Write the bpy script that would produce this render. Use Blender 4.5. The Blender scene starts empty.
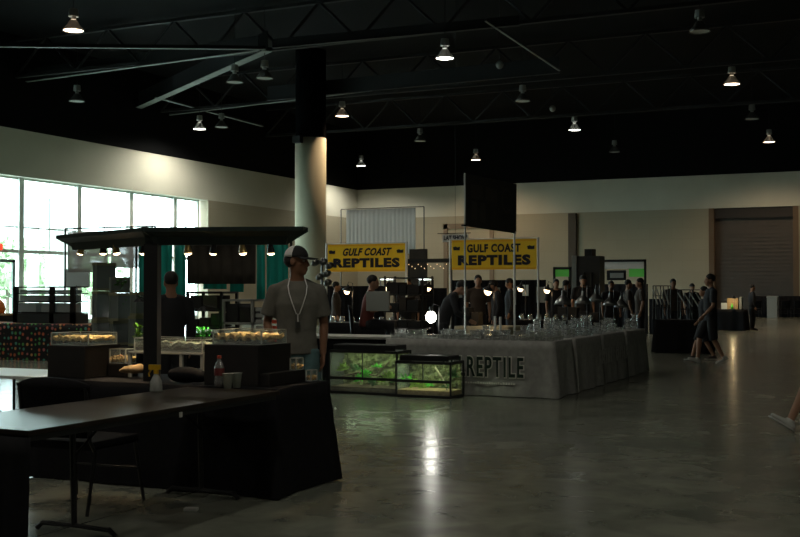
import bpy, bmesh, math, random
from mathutils import Vector, Matrix, Euler
random.seed(7)
R = math.radians
S = bpy.context.scene
COL = S.collection
PI = math.pi
# ---------------------------------------------------------------- camera, world, light, exposure
H = 1.42; F = 1104.0; PITCH = math.atan(21.5 / F); YAW = R(25)
cd = bpy.data.cameras.new('camera'); cam = bpy.data.objects.new('camera', cd); COL.objects.link(cam)
cam.location = (0, 0, H); cam.rotation_euler = (R(90) + PITCH, 0, YAW)
cd.sensor_width = 36; cd.lens = F / 800 * 36; cd.clip_end = 400
S.camera = cam
S.view_settings.view_transform = 'Standard'; S.view_settings.look = 'None'
S.view_settings.gamma = 1; S.view_settings.use_curve_mapping = False
S.view_settings.exposure = 0.35
S.cycles.use_denoising = True
S.cycles.max_bounces = 7; S.cycles.diffuse_bounces = 3; S.cycles.glossy_bounces = 3
S.cycles.transparent_max_bounces = 24; S.cycles.transmission_bounces = 4
S.cycles.sample_clamp_indirect = 2.0; S.cycles.caustics_reflective = False; S.cycles.caustics_refractive = False
w = bpy.data.worlds.new('sky'); S.world = w; w.use_nodes = True
bg = w.node_tree.nodes['Background']; bg.inputs[0].default_value = (0.80, 0.95, 1.0, 1); bg.inputs[1].default_value = 9.0
LAMP_W = 800.0         # watts of a roof lamp
SPOT_W = 17.0          # small display spots
HEAT_W = 5.0          # heat lamp bulbs

CY, SY = math.cos(YAW), math.sin(YAW)
def cw(xc, yc): return (CY * xc - SY * yc, SY * xc + CY * yc)
def W(px, d):                      # a place on the floor plan from a picture column and a distance
    return cw((px - 400) / F * d, d)
def Zt(py, d): return H + (290 - py) / F * d
def D(px, py, z=0.0):              # where a sight line meets height z
    d = (H - z) * F / (py - 290); x, y = W(px, d); return x, y
def onX(px, X):                    # sight line of a column meets plane x = X -> y
    t = (px - 400) / F; return X * (-CY - SY * t) / (SY - CY * t)
def onY(px, Y):
    t = (px - 400) / F; return Y * (SY - CY * t) / (-CY - SY * t)
def onYb(px, Y, dep): return onY(px, Y + dep)
def depth(X, Y): return -SY * X + CY * Y
def PL(px, py, Y):                 # x,z on the plane y = Y
    X = onY(px, Y); return X, Zt(py, depth(X, Y))

# ---------------------------------------------------------------- materials
def mat(name, col, rough=0.6, metal=0.0, var=0.0, scale=8.0, bump=0.0, emit=None, es=0.0, spec=0.5, coat=0.0):
    m = bpy.data.materials.new(name); m.use_nodes = True; nt = m.node_tree; b = nt.nodes['Principled BSDF']
    b.inputs['Roughness'].default_value = rough; b.inputs['Metallic'].default_value = metal
    b.inputs['Specular IOR Level'].default_value = spec; b.inputs['Coat Weight'].default_value = coat
    c = tuple(col) + (1,)
    b.inputs['Base Color'].default_value = c
    if var or bump:
        tc = nt.nodes.new('ShaderNodeTexCoord'); n = nt.nodes.new('ShaderNodeTexNoise')
        n.inputs['Scale'].default_value = scale; n.inputs['Detail'].default_value = 6
        nt.links.new(tc.outputs['Object'], n.inputs['Vector'])
        if var:
            cr = nt.nodes.new('ShaderNodeValToRGB')
            cr.color_ramp.elements[0].position = .3; cr.color_ramp.elements[1].position = .7
            cr.color_ramp.elements[0].color = tuple(x * (1 - var) for x in col) + (1,)
            cr.color_ramp.elements[1].color = tuple(min(1, x * (1 + var)) for x in col) + (1,)
            nt.links.new(n.outputs['Fac'], cr.inputs[0]); nt.links.new(cr.outputs[0], b.inputs['Base Color'])
        if bump:
            bp = nt.nodes.new('ShaderNodeBump'); bp.inputs['Strength'].default_value = bump; bp.inputs['Distance'].default_value = .02
            nt.links.new(n.outputs['Fac'], bp.inputs['Height']); nt.links.new(bp.outputs[0], b.inputs['Normal'])
    if emit:
        b.inputs['Emission Color'].default_value = tuple(emit) + (1,); b.inputs['Emission Strength'].default_value = es
    return m
def clear(name, tint=(.9, .95, .93), gl=.12, rough=.05, alpha=.85):
    m = bpy.data.materials.new(name); m.use_nodes = True; nt = m.node_tree; nt.nodes.clear()
    o = nt.nodes.new('ShaderNodeOutputMaterial'); t = nt.nodes.new('ShaderNodeBsdfTransparent'); g = nt.nodes.new('ShaderNodeBsdfGlossy')
    d = nt.nodes.new('ShaderNodeBsdfDiffuse'); d.inputs[0].default_value = tuple(tint) + (1,)
    t.inputs[0].default_value = tuple(tint) + (1,); g.inputs['Roughness'].default_value = rough
    a = nt.nodes.new('ShaderNodeMixShader'); b = nt.nodes.new('ShaderNodeMixShader')
    a.inputs[0].default_value = 1 - alpha; nt.links.new(t.outputs[0], a.inputs[1]); nt.links.new(d.outputs[0], a.inputs[2])
    b.inputs[0].default_value = gl; nt.links.new(a.outputs[0], b.inputs[1]); nt.links.new(g.outputs[0], b.inputs[2])
    nt.links.new(b.outputs[0], o.inputs[0]); return m
def brickmat(name, c1, c2, mortar, bw, bh, rough=.9, ms=.012, axis='x'):
    m = bpy.data.materials.new(name); m.use_nodes = True; nt = m.node_tree; b = nt.nodes['Principled BSDF']
    b.inputs['Roughness'].default_value = rough; b.inputs['Specular IOR Level'].default_value = .2
    tc = nt.nodes.new('ShaderNodeTexCoord'); sp = nt.nodes.new('ShaderNodeSeparateXYZ'); cb = nt.nodes.new('ShaderNodeCombineXYZ')
    nt.links.new(tc.outputs['Object'], sp.inputs[0]); nt.links.new(sp.outputs[0 if axis == 'x' else 1], cb.inputs[0]); nt.links.new(sp.outputs[2], cb.inputs[1])
    br = nt.nodes.new('ShaderNodeTexBrick'); br.inputs['Scale'].default_value = 1; br.inputs['Brick Width'].default_value = bw; br.inputs['Row Height'].default_value = bh
    br.inputs['Mortar Size'].default_value = ms
    br.inputs['Color1'].default_value = tuple(c1) + (1,); br.inputs['Color2'].default_value = tuple(c2) + (1,); br.inputs['Mortar'].default_value = tuple(mortar) + (1,)
    nt.links.new(cb.outputs[0], br.inputs['Vector']); nt.links.new(br.outputs['Color'], b.inputs['Base Color']); return m

def floormat():
    m = bpy.data.materials.new('polished_concrete'); m.use_nodes = True; nt = m.node_tree; b = nt.nodes['Principled BSDF']
    tc = nt.nodes.new('ShaderNodeTexCoord')
    def noise(s, d, dist=0):
        n = nt.nodes.new('ShaderNodeTexNoise'); n.inputs['Scale'].default_value = s; n.inputs['Detail'].default_value = d; n.inputs['Distortion'].default_value = dist
        nt.links.new(tc.outputs['Object'], n.inputs['Vector']); return n
    n1 = noise(.35, 6, 1.2); n2 = noise(3.0, 8, .6); n3 = noise(14, 6)
    r1 = nt.nodes.new('ShaderNodeValToRGB'); r1.color_ramp.elements[0].position = .32; r1.color_ramp.elements[1].position = .68
    r1.color_ramp.elements[0].color = (.15, .165, .138, 1); r1.color_ramp.elements[1].color = (.265, .275, .235, 1)
    nt.links.new(n1.outputs['Fac'], r1.inputs[0])
    mx = nt.nodes.new('ShaderNodeMix'); mx.data_type = 'RGBA'; mx.blend_type = 'MULTIPLY'; mx.inputs[0].default_value = .55
    r2 = nt.nodes.new('ShaderNodeValToRGB'); r2.color_ramp.elements[0].position = .35; r2.color_ramp.elements[1].position = .65
    r2.color_ramp.elements[0].color = (.55, .55, .5, 1); r2.color_ramp.elements[1].color = (1.15, 1.12, 1.0, 1)
    nt.links.new(n2.outputs['Fac'], r2.inputs[0])
    nt.links.new(r1.outputs[0], mx.inputs[6]); nt.links.new(r2.outputs[0], mx.inputs[7])
    br = nt.nodes.new('ShaderNodeTexBrick'); br.offset = 0; br.inputs['Scale'].default_value = 1; br.inputs['Brick Width'].default_value = 4.6; br.inputs['Row Height'].default_value = 4.6
    br.inputs['Mortar Size'].default_value = .012; br.inputs['Color1'].default_value = (1, 1, 1, 1); br.inputs['Color2'].default_value = (.9, .9, .9, 1); br.inputs['Mortar'].default_value = (.35, .35, .35, 1)
    nt.links.new(tc.outputs['Object'], br.inputs['Vector'])
    m2 = nt.nodes.new('ShaderNodeMix'); m2.data_type = 'RGBA'; m2.blend_type = 'MULTIPLY'; m2.inputs[0].default_value = .8
    nt.links.new(mx.outputs[2], m2.inputs[6]); nt.links.new(br.outputs['Color'], m2.inputs[7])
    nt.links.new(m2.outputs[2], b.inputs['Base Color'])
    mr = nt.nodes.new('ShaderNodeMapRange'); mr.inputs['To Min'].default_value = .12; mr.inputs['To Max'].default_value = .30
    nt.links.new(n2.outputs['Fac'], mr.inputs['Value']); nt.links.new(mr.outputs[0], b.inputs['Roughness'])
    bp = nt.nodes.new('ShaderNodeBump'); bp.inputs['Strength'].default_value = .05; bp.inputs['Distance'].default_value = .01
    nt.links.new(n3.outputs['Fac'], bp.inputs['Height']); nt.links.new(bp.outputs[0], b.inputs['Normal'])
    b.inputs['Specular IOR Level'].default_value = .45
    return m
def dotmat():
    m = bpy.data.materials.new('dotted_fabric'); m.use_nodes = True; nt = m.node_tree; b = nt.nodes['Principled BSDF']; b.inputs['Roughness'].default_value = .9
    tc = nt.nodes.new('ShaderNodeTexCoord'); mp = nt.nodes.new('ShaderNodeMapping'); mp.inputs['Scale'].default_value = (9.5, 0.001, 9.5)
    nt.links.new(tc.outputs['Object'], mp.inputs[0])
    v = nt.nodes.new('ShaderNodeTexVoronoi'); v.inputs['Scale'].default_value = 1; v.inputs['Randomness'].default_value = .35; nt.links.new(mp.outputs[0], v.inputs['Vector'])
    lt = nt.nodes.new('ShaderNodeMath'); lt.operation = 'LESS_THAN'; lt.inputs[1].default_value = .31; nt.links.new(v.outputs['Distance'], lt.inputs[0])
    cr = nt.nodes.new('ShaderNodeValToRGB'); e = cr.color_ramp; e.interpolation = 'CONSTANT'
    e.elements[0].color = (.55, .13, .06, 1); e.elements[1].position = .8; e.elements[1].color = (.08, .3, .25, 1)
    for p, c in ((.3, (.1, .35, .1, 1)), (.5, (.55, .3, .12, 1)), (.65, (.45, .15, .15, 1))):
        q = e.elements.new(p); q.color = c
    sp = nt.nodes.new('ShaderNodeSeparateColor'); nt.links.new(v.outputs['Color'], sp.inputs[0]); nt.links.new(sp.outputs[0], cr.inputs[0])
    mx = nt.nodes.new('ShaderNodeMix'); mx.data_type = 'RGBA'; mx.inputs[6].default_value = (.012, .012, .014, 1)
    nt.links.new(lt.outputs[0], mx.inputs[0]); nt.links.new(cr.outputs[0], mx.inputs[7]); nt.links.new(mx.outputs[2], b.inputs['Base Color']); return m

M = {}
M['floor'] = floormat()
M['upper_wall'] = mat('painted_wall', (.62, .61, .52), .85, var=.05, scale=.6, spec=.2)
M['block_x'] = brickmat('block_wall_x', (.385, .355, .27), (.375, .345, .26), (.355, .33, .25), 1.2, .6)
M['block_y'] = brickmat('block_wall_y', (.385, .355, .27), (.375, .345, .26), (.355, .33, .25), 1.2, .6, axis='y')
M['black_roof'] = mat('black_roof_paint', (.0048, .0048, .0055), .9, spec=.1)
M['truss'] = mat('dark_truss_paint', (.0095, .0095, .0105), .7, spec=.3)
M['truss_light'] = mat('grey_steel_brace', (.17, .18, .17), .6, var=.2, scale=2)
M['frame_white'] = mat('pale_window_frame', (.72, .76, .72), .5)
M['pillar'] = brickmat('pillar_panels', (.47, .44, .33), (.46, .43, .325), (.44, .41, .31), 2.0, 1.0, ms=.006)
M['black_cloth'] = mat('black_cloth', (.0085, .0085, .010), .95, var=.2, scale=20, spec=.15)
M['grey_cloth'] = mat('charcoal_cloth', (.36, .36, .34), .85, var=.15, scale=12, spec=.25)
M['black'] = mat('black_plastic', (.012, .012, .013), .5)
M['blackmetal'] = mat('black_metal', (.02, .02, .021), .4, metal=.3)
M['dark_box'] = mat('dark_brown_box', (.010, .0075, .0065), .7, var=.3, scale=9)
M['table_dark'] = mat('dark_walnut_laminate', (.026, .02, .015), .28, spec=.12, var=.3, scale=3)
M['table_white'] = mat('white_plastic_tabletop', (.72, .75, .74), .4)
M['white'] = mat('white_plastic', (.7, .7, .68), .5)
M['pvc'] = mat('white_pvc_pipe', (.62, .64, .62), .4)
M['chrome'] = mat('brushed_metal', (.19, .195, .19), .3, metal=.9)
M['pane'] = clear('window_glass', (.93, 1, .97), .05, .02, 1.0)
M['acrylic'] = clear('clear_acrylic', (.95, .98, .96), .05, .12, .93)
M['cup'] = clear('clear_cup_plastic', (.85, .87, .85), .33, .10, .74)
M['frost'] = clear('frosted_plastic', (.62, .64, .60), .10, .2, .5)
M['header'] = mat('dark_green_wood', (.018, .032, .029), .5, var=.3, scale=14)
M['yellow'] = mat('yellow_vinyl', (.93, .66, .03), .5, var=.05, scale=3)
M['orange_edge'] = mat('orange_vinyl_hem', (.88, .50, .015), .5)
M['ink'] = mat('black_ink', (.010, .012, .022), .5)
M['inkgreen'] = mat('dark_green_ink', (.008, .03, .017), .6)
M['whiteprint'] = mat('pale_print', (.75, .75, .68), .7)
M['faintprint'] = mat('faint_grey_print', (.36, .36, .34), .8)
M['white_fabric'] = mat('white_fabric', (.60, .62, .62), .8)
def translucent(m, f=.5):
    nt = m.node_tree; b = nt.nodes['Principled BSDF']; o = nt.nodes['Material Output']; t = nt.nodes.new('ShaderNodeBsdfTranslucent'); x = nt.nodes.new('ShaderNodeMixShader')
    t.inputs[0].default_value = b.inputs['Base Color'].default_value; x.inputs[0].default_value = f
    nt.links.new(b.outputs[0], x.inputs[1]); nt.links.new(t.outputs[0], x.inputs[2]); nt.links.new(x.outputs[0], o.inputs[0])
M['white_fabric'].node_tree.nodes['Principled BSDF'].inputs['Base Color'].default_value = (.85, .87, .87, 1)
translucent(M['white_fabric'])
M['grey_screen'] = clear('grey_shade_fabric', (.60, .59, .60), .0, .5, .35)
M['mesh_banner'] = mat('dark_banner_fabric', (.040, .037, .032), .8, var=.25, scale=5)
M['mesh_print'] = mat('faded_banner_print', (.065, .058, .046), .8)
M['teal'] = mat('teal_curtain', (.012, .24, .21), .7, var=.2, scale=4)
M['beige_cloth'] = mat('beige_cloth', (.36, .33, .23), .9, var=.15, scale=6)
M['brown_panel'] = mat('dark_brown_panel', (.035, .028, .021), .8, var=.3, scale=4)
M['sawdust'] = mat('sawdust_bedding', (.95, .55, .25), .95, var=.4, scale=60, bump=.6)
M['pebble'] = mat('pale_pebbles', (.42, .46, .38), .9, var=.5, scale=70, bump=.6)
M['rock'] = mat('reddish_rock', (.42, .17, .08), .9, var=.5, scale=30, bump=.5)
M['wood'] = mat('driftwood', (.50, .42, .30), .8, var=.3, scale=20)
M['darkwood'] = mat('dark_branch', (.10, .065, .035), .8, var=.3, scale=20)
M['green'] = mat('bright_green_leaves', (.10, .62, .04), .5, var=.4, scale=20)
M['green2'] = mat('yellow_green_leaves', (.30, .48, .07), .5, var=.4, scale=20)
M['dgreen'] = mat('dark_green_leaves', (.05, .16, .035), .6, var=.4, scale=10)
M['rockwall'] = mat('foam_rock_background', (.14, .15, .065), .9, var=.5, scale=9, bump=1)
M['skin'] = mat('skin', (.36, .20, .13), .55, spec=.3)
M['skin_dark'] = mat('tanned_skin', (.24, .12, .07), .55, spec=.3)
M['tee'] = mat('grey_tee_fabric', (.155, .15, .128), .9, var=.12, scale=14, bump=.3)
M['shorts'] = mat('blue_grey_denim', (.09, .17, .18), .9, var=.3, scale=12)
M['dark_fabric'] = mat('dark_clothing', (.014, .014, .017), .9)
M['red_fabric'] = mat('dark_red_clothing', (.11, .022, .016), .9)
M['brown_fabric'] = mat('brown_clothing', (.055, .042, .033), .9)
M['hair'] = mat('dark_hair', (.012, .009, .007), .7)
M['cap_white'] = mat('pale_cap_mesh', (.75, .74, .72), .85)
M['cap_black'] = mat('black_cap_fabric', (.015, .014, .015), .8)
M['shoe_white'] = mat('white_shoe', (.52, .53, .50), .6)
M['shoe_dark'] = mat('dark_shoe', (.03, .022, .022), .6)
M['red'] = mat('red_plastic', (.5, .06, .03), .5)
M['orange'] = mat('orange_plastic', (.75, .22, .04), .5)
M['yellow_plastic'] = mat('yellow_plastic', (.65, .38, .015), .4)
M['tan'] = mat('tan_cloth', (.45, .30, .15), .9, var=.2, scale=20)
M['rolldoor'] = mat('brown_rollup_door', (.085, .072, .062), .7, var=.08, scale=2)
M['greybin'] = mat('pale_grey_metal', (.28, .29, .27), .6)
M['exit'] = mat('red_exit_face', (.5, .03, .02), .4, emit=(1, .07, .03), es=.9)
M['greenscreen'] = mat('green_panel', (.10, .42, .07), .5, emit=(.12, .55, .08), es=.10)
M['tube_on'] = mat('lit_tube', (1, 1, 1), .5, emit=(.85, 1, .95), es=1.6)
M['lamp_cool'] = mat('lit_lamp_cool', (1, 1, 1), .5, emit=(1, .98, .88), es=9)
M['lamp_warm'] = mat('lit_lamp_warm', (1, 1, 1), .5, emit=(1, .74, .52), es=7)
M['lamp_off'] = mat('unlit_lamp_lens', (.35, .36, .35), .3)
M['shade'] = clear('prismatic_lamp_shade', (.30, .30, .29), .16, .25, .6)
M['ballast'] = mat('ballast_housing', (.24, .25, .24), .5, metal=.2)
M['spotbulb'] = mat('lit_spot_bulb', (1, 1, 1), .5, emit=(1, .72, .38), es=7.0)
M['string_on'] = mat('lit_string_bulb', (1, 1, 1), .5, emit=(1, .6, .25), es=1.5)
M['heat_white'] = mat('lit_white_bulb', (1, 1, 1), .5, emit=(1, .98, .88), es=16)
M['heat_warm'] = mat('lit_warm_bulb', (1, 1, 1), .5, emit=(1, .74, .42), es=2.6)
M['brassy'] = mat('brass_socket', (.55, .38, .14), .35, metal=.8)
M['screen'] = mat('rack_box_plastic', (.58, .62, .62), .5)
M['paper'] = mat('crumpled_paper', (.5, .5, .46), .8)
M['dot'] = dotmat()
translucent(M['screen'], .5)
M['teal'] = mat('teal_curtain', (.03, .42, .36), .7); M['teal'].node_tree.nodes['Principled BSDF'].inputs['Base Color'].default_value = (.03, .42, .36, 1); translucent(M['teal'], .5)
M['asphalt'] = mat('pale_pavement', (.45, .47, .45), .9)
M['bark'] = mat('bark', (.15, .12, .09), .9)
M['tree'] = mat('tree_leaves', (.42, .52, .34), .8, var=.4, scale=3)
M['out_white'] = mat('white_stucco', (.8, .8, .78), .8)

# ---------------------------------------------------------------- mesh helpers
class MB:
    def __init__(s): s.bm = bmesh.new()
    def box(s, x0, x1, y0, y1, z0, z1, bev=0.0, mx=None):
        r = bmesh.ops.create_cube(s.bm, size=1)
        vs = r['verts']
        for v in vs:
            v.co = Vector(((x0 + x1) / 2 + v.co.x * (x1 - x0), (y0 + y1) / 2 + v.co.y * (y1 - y0), (z0 + z1) / 2 + v.co.z * (z1 - z0)))
        if bev:
            es = list({e for v in vs for e in v.link_edges})
            rr = bmesh.ops.bevel(s.bm, geom=es, offset=bev, segments=2, affect='EDGES', profile=.7)
            vs = list({v for f in rr['faces'] for v in f.verts} | {v for v in vs if v.is_valid})
        if mx is not None:
            for v in vs: v.co = mx @ v.co
        return s
    def cyl(s, p0, p1, r0, r1=None, n=12, cap=True):
        p0 = Vector(p0); p1 = Vector(p1); r1 = r0 if r1 is None else r1
        q = (p1 - p0).to_track_quat('Z', 'Y').to_matrix()
        a = []; b = []
        for i in range(n):
            t = 2 * PI * i / n; c = Vector((math.cos(t), math.sin(t), 0))
            a.append(s.bm.verts.new(p0 + q @ (c * r0))); b.append(s.bm.verts.new(p1 + q @ (c * r1)))
        for i in range(n): s.bm.faces.new((a[i], a[(i + 1) % n], b[(i + 1) % n], b[i]))
        if cap: s.bm.faces.new(a[::-1]); s.bm.faces.new(b)
        return s
    def tube(s, pts, r, n=8):
        loft(s.bm, [Vector(p) for p in pts], [(r, r)] * len(pts), n); return s
    def lathe(s, prof, c=(0, 0, 0), n=20, mx=None):
        rings = []; c = Vector(c)
        for (r, z) in prof:
            ring = []
            for i in range(n):
                t = 2 * PI * i / n; p = Vector((r * math.cos(t), r * math.sin(t), z))
                if mx is not None: p = mx @ p
                ring.append(s.bm.verts.new(p + c))
            rings.append(ring)
        for a, b in zip(rings, rings[1:]):
            for i in range(n): s.bm.faces.new((a[i], a[(i + 1) % n], b[(i + 1) % n], b[i]))
        return s
    def ell(s, c, r, mx=None, u=16, v=10):
        q = bmesh.ops.create_uvsphere(s.bm, u_segments=u, v_segments=v, radius=1)
        for k in q['verts']:
            p = Vector((k.co.x * r[0], k.co.y * r[1], k.co.z * r[2]))
            if mx is not None: p = mx @ p
            k.co = p + Vector(c)
        return s
    def quad(s, a, b, c, d):
        s.bm.faces.new([s.bm.verts.new(Vector(p)) for p in (a, b, c, d)]); return s
    def poly(s, pts, th):           # extruded outline in the x-z plane, thickness along y
        f = [s.bm.verts.new((p[0], 0, p[1])) for p in pts]; g = [s.bm.verts.new((p[0], th, p[1])) for p in pts]
        s.bm.faces.new(f); s.bm.faces.new(g[::-1]); n = len(pts)
        for i in range(n): s.bm.faces.new((f[i], g[i], g[(i + 1) % n], f[(i + 1) % n]))
        return s
    def build(s, name, m, parent=None, loc=(0, 0, 0), rz=0, smooth=False):
        bmesh.ops.recalc_face_normals(s.bm, faces=s.bm.faces)
        me = bpy.data.meshes.new(name); s.bm.to_mesh(me); s.bm.free()
        if smooth: me.polygons.foreach_set('use_smooth', [True] * len(me.polygons))
        me.materials.append(M[m] if isinstance(m, str) else m)
        o = bpy.data.objects.new(name, me); COL.objects.link(o); o.location = loc; o.rotation_euler = (0, 0, rz)
        if parent: o.parent = parent
        return o
def loft(bm, pts, rad, n=12, side=Vector((1, 0, 0))):
    rings = []
    for i, p in enumerate(pts):
        a = pts[max(0, i - 1)]; b = pts[min(len(pts) - 1, i + 1)]; t = (b - a)
        t = t.normalized() if t.length > 1e-6 else Vector((0, 0, 1))
        sx = side - t * side.dot(t)
        if sx.length < .05: sx = Vector((0, 1, 0)) - t * t.y
        sx.normalize(); sy = t.cross(sx)
        rx, ry = rad[i]
        rings.append([bm.verts.new(p + sx * rx * math.cos(2 * PI * k / n) + sy * ry * math.sin(2 * PI * k / n)) for k in range(n)])
    for a, b in zip(rings, rings[1:]):
        for k in range(n): bm.faces.new((a[k], a[(k + 1) % n], b[(k + 1) % n], b[k]))
    bm.faces.new(rings[0][::-1]); bm.faces.new(rings[-1])
def tag(o, label, cat, group=None, kind=None):
    o['label'] = label; o['category'] = cat
    if group: o['group'] = group
    if kind: o['kind'] = kind
    return o
def thing(name, label, cat, loc=(0, 0, 0), rz=0, group=None):
    o = bpy.data.objects.new(name, None); COL.objects.link(o); o.location = loc; o.rotation_euler = (0, 0, rz); o.empty_display_size = .1
    return tag(o, label, cat, group)
def struct(o): o['kind'] = 'structure'; return o
def kids(o): return [c for c in list(COL.objects) if c.parent == o]
def copy_tree(o, parent=None):
    c = o.copy(); COL.objects.link(c)
    if parent: c.parent = parent
    for ch in kids(o): copy_tree(ch, c)
    return c
def dup(o, loc, rz=None, label=None, scale=None):
    c = copy_tree(o); c.location = loc
    if rz is not None: c.rotation_euler = (0, 0, rz)
    if label: c['label'] = label
    if scale: c.scale = scale
    return c
def text(s, name, m, parent, loc, size, sx=1.0, bold=0.0, shear=0.0, ext=.002, rot=(R(90), 0, 0), align='CENTER', spacing=1.0):
    c = bpy.data.curves.new(name, 'FONT'); c.body = s; c.size = size; c.extrude = ext; c.offset = bold; c.shear = shear
    c.align_x = align; c.align_y = 'CENTER'; c.space_character = spacing; c.materials.append(M[m]); c.resolution_u = 3
    o = bpy.data.objects.new('tmp', c); COL.objects.link(o)
    me = bpy.data.meshes.new_from_object(o.evaluated_get(bpy.context.evaluated_depsgraph_get())); bpy.data.objects.remove(o)
    o = bpy.data.objects.new(name, me); COL.objects.link(o); o.location = loc; o.rotation_euler = rot; o.scale = (sx, 1, 1); bpy.context.view_layer.update()
    if parent: o.parent = parent
    return o
def light(name, kind, loc, power, col, parent=None, size=.05, spot=None, blend=.5, aim=None):
    l = bpy.data.lights.new(name, kind); l.energy = power; l.color = col
    if kind in ('POINT', 'SPOT'): l.shadow_soft_size = size
    if spot: l.spot_size = R(spot); l.spot_blend = blend
    o = bpy.data.objects.new(name, l); COL.objects.link(o); o.location = loc
    if aim is not None: o.rotation_euler = (Vector(aim)).to_track_quat('-Z', 'Y').to_euler()
    if parent: o.parent = parent
    return o

# ================================================================ STRUCTURE
XL, YB, XR, YF, ZT, ZC, BAND = -31.2, 60.7, 22.0, -14.0, 7.6, 11.2, 5.8
struct(MB().box(XL - 1, XR + 1, YF - 1, YB + 1, -.2, 0).build('floor', 'floor'))
struct(MB().box(XL - 1, XR + 1, YF - 1, YB + 1, ZC, ZC + .3).build('ceiling', 'black_roof'))
WEND = onX(208, XL); WIN0 = 18.9
# left wall around the window band
lw = struct(MB().box(XL - .6, XL, YF, WIN0, 0, BAND).box(XL - .6, XL, WEND, YB, 0, BAND).build('wall_left', 'block_y'))
MB().box(XL - .6, XL, YF, YB, BAND, ZT).build('upper_panel', 'upper_wall', lw)
MB().box(XL - .6, XL + .02, YF, YB, ZT, ZC).build('roof_band', 'black_roof', lw)
bw = struct(MB().box(XL - .6, onY(711, YB), YB, YB + .6, 0, BAND).box(onY(797, YB), XR, YB, YB + .6, 0, BAND).build('wall_back', 'block_x'))
MB().box(XL - .6, XR, YB, YB + .6, BAND, ZT).build('upper_panel', 'upper_wall', bw)
MB().box(XL - .6, XR, YB - .02, YB + .6, ZT, ZC).build('roof_band', 'black_roof', bw)
struct(MB().box(XR, XR + .6, YF, YB, 0, ZT).box(XR, XR + .6, YF, YB, ZT, ZC).build('wall_right', 'block_y'))
struct(MB().box(XL, XR, YF - .6, YF, 0, ZC).build('wall_front', 'black_roof'))
# pilaster and shallow recess on the back wall
x0, x1 = onY(569.5, YB), onY(577, YB)
struct(MB().box(x0, x1, YB - .25, YB, 0, BAND - .05).build('trim_1', mat('dark_pilaster', (.07, .062, .05), .8)))
x0, x1 = onY(444, YB), onY(494, YB)
tr = mat('brown_door_surround', (.22, .17, .12), .8)
struct(MB().box(x0, x0 + .25, YB - .08, YB, 0, 5.35).box(x1 - .25, x1, YB - .08, YB, 0, 5.35).box(x0, x1, YB - .08, YB, 5.05, 5.35).build('trim_2', tr))
# roll-up door
x0, x1 = onY(711, YB), onY(797, YB)
dm = MB().box(x0, x1, YB + .35, YB + .45, 0, BAND)
for k in range(29): dm.box(x0, x1, YB + .31, YB + .35, .2 * k + .02, .2 * k + .15)
dr = struct(dm.build('door_1', 'rolldoor'))
MB().box(x0 - .1, x0 + .18, YB - .03, YB + .4, 0, BAND).box(x1 - .18, x1 + .1, YB - .03, YB + .4, 0, BAND).build('door_frame', mat('rusty_door_frame', (.13, .085, .05), .7), dr)
MB().box(x0, x1, YB + .1, YB + .3, BAND - .55, BAND).build('door_hood', mat('dark_door_hood', (.03, .026, .024), .7), dr)
# windows
GX = XL - .45
m_ = [onX(p, GX + .1) for p in (21, 79, 131, 175)]; sp_ = m_[1] - m_[0]
mull = [m_[0] - sp_ * k for k in (4, 3, 2, 1)] + m_ + [onX(197.5, GX + .05)]
for i, (a, b) in enumerate(zip(mull, mull[1:])):
    fr = MB().box(GX - .1, GX + .12, a - .13, a + .13, 0, BAND)
    if i == len(mull) - 2: fr.box(GX - .08, GX + .08, b - .06, b + .06, 0, BAND)
    fr.box(GX - .06, GX + .08, a, b, 2.86, 2.99).box(GX - .03, GX + .03, a, b, 3.84, 3.9).box(GX - .06, GX + .06, a, b, 0, .2).box(GX - .05, GX + .05, a, b, BAND - .08, BAND)
    mid = (a + b) / 2
    fr.box(GX - .02, GX + .02, mid - .025, mid + .025, 2.9, BAND)
    o = struct(fr.build('window_%d' % (i + 1), 'frame_white'))
    MB().box(GX - .012, GX + .012, a + .03, b - .03, .1, BAND - .02).build('pane', 'pane', o)
    if i == 3:
        yy = onX(12, GX)
        MB().box(GX + .09, GX + .16, yy - .12, yy, 0, 2.6).box(GX + .09, GX + .16, yy - 2, yy, 2.48, 2.6).build('door_frame', mat('green_grey_door_frame', (.13, .19, .17), .5), o)
# reveal of the opening
for (a, b) in ((19.1, 31.5), (31.5, 44.5)):
    pl = light('daylight_portal', 'AREA', (GX + .3, (a + b) / 2, BAND / 2), 1, (1, 1, 1), aim=(1, 0, 0))
    pl.data.shape = 'RECTANGLE'; pl.data.size = BAND; pl.data.size_y = b - a; pl.data.cycles.is_portal = True
    pl.rotation_euler = (R(90), 0, R(90)); pl.rotation_euler = Euler((0, R(-90), 0))
# pillar
pd = 45.0; px_, py_ = W(310.5, pd)
rad = 15.6 / F * pd
pl = struct(MB().cyl((0, 0, 0), (0, 0, 7.6), rad, n=48).build('pillar', 'pillar', loc=(px_, py_, 0), smooth=False))
for f in pl.data.polygons: f.use_smooth = abs(f.normal.z) < .5
MB().cyl((0, 0, 7.6), (0, 0, ZC), rad * .98, n=32).build('pillar_top', mat('matte_black', (.003, .003, .0035), 1, spec=0), pl)
MB().box(-.35, .0, -.9, -.6, 7.35, 7.62).build('junction_box', 'truss', pl)
# outside
struct(MB().box(-130, XL - .6, -40, 140, -.25, -.02).build('ground', 'asphalt'))

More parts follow.
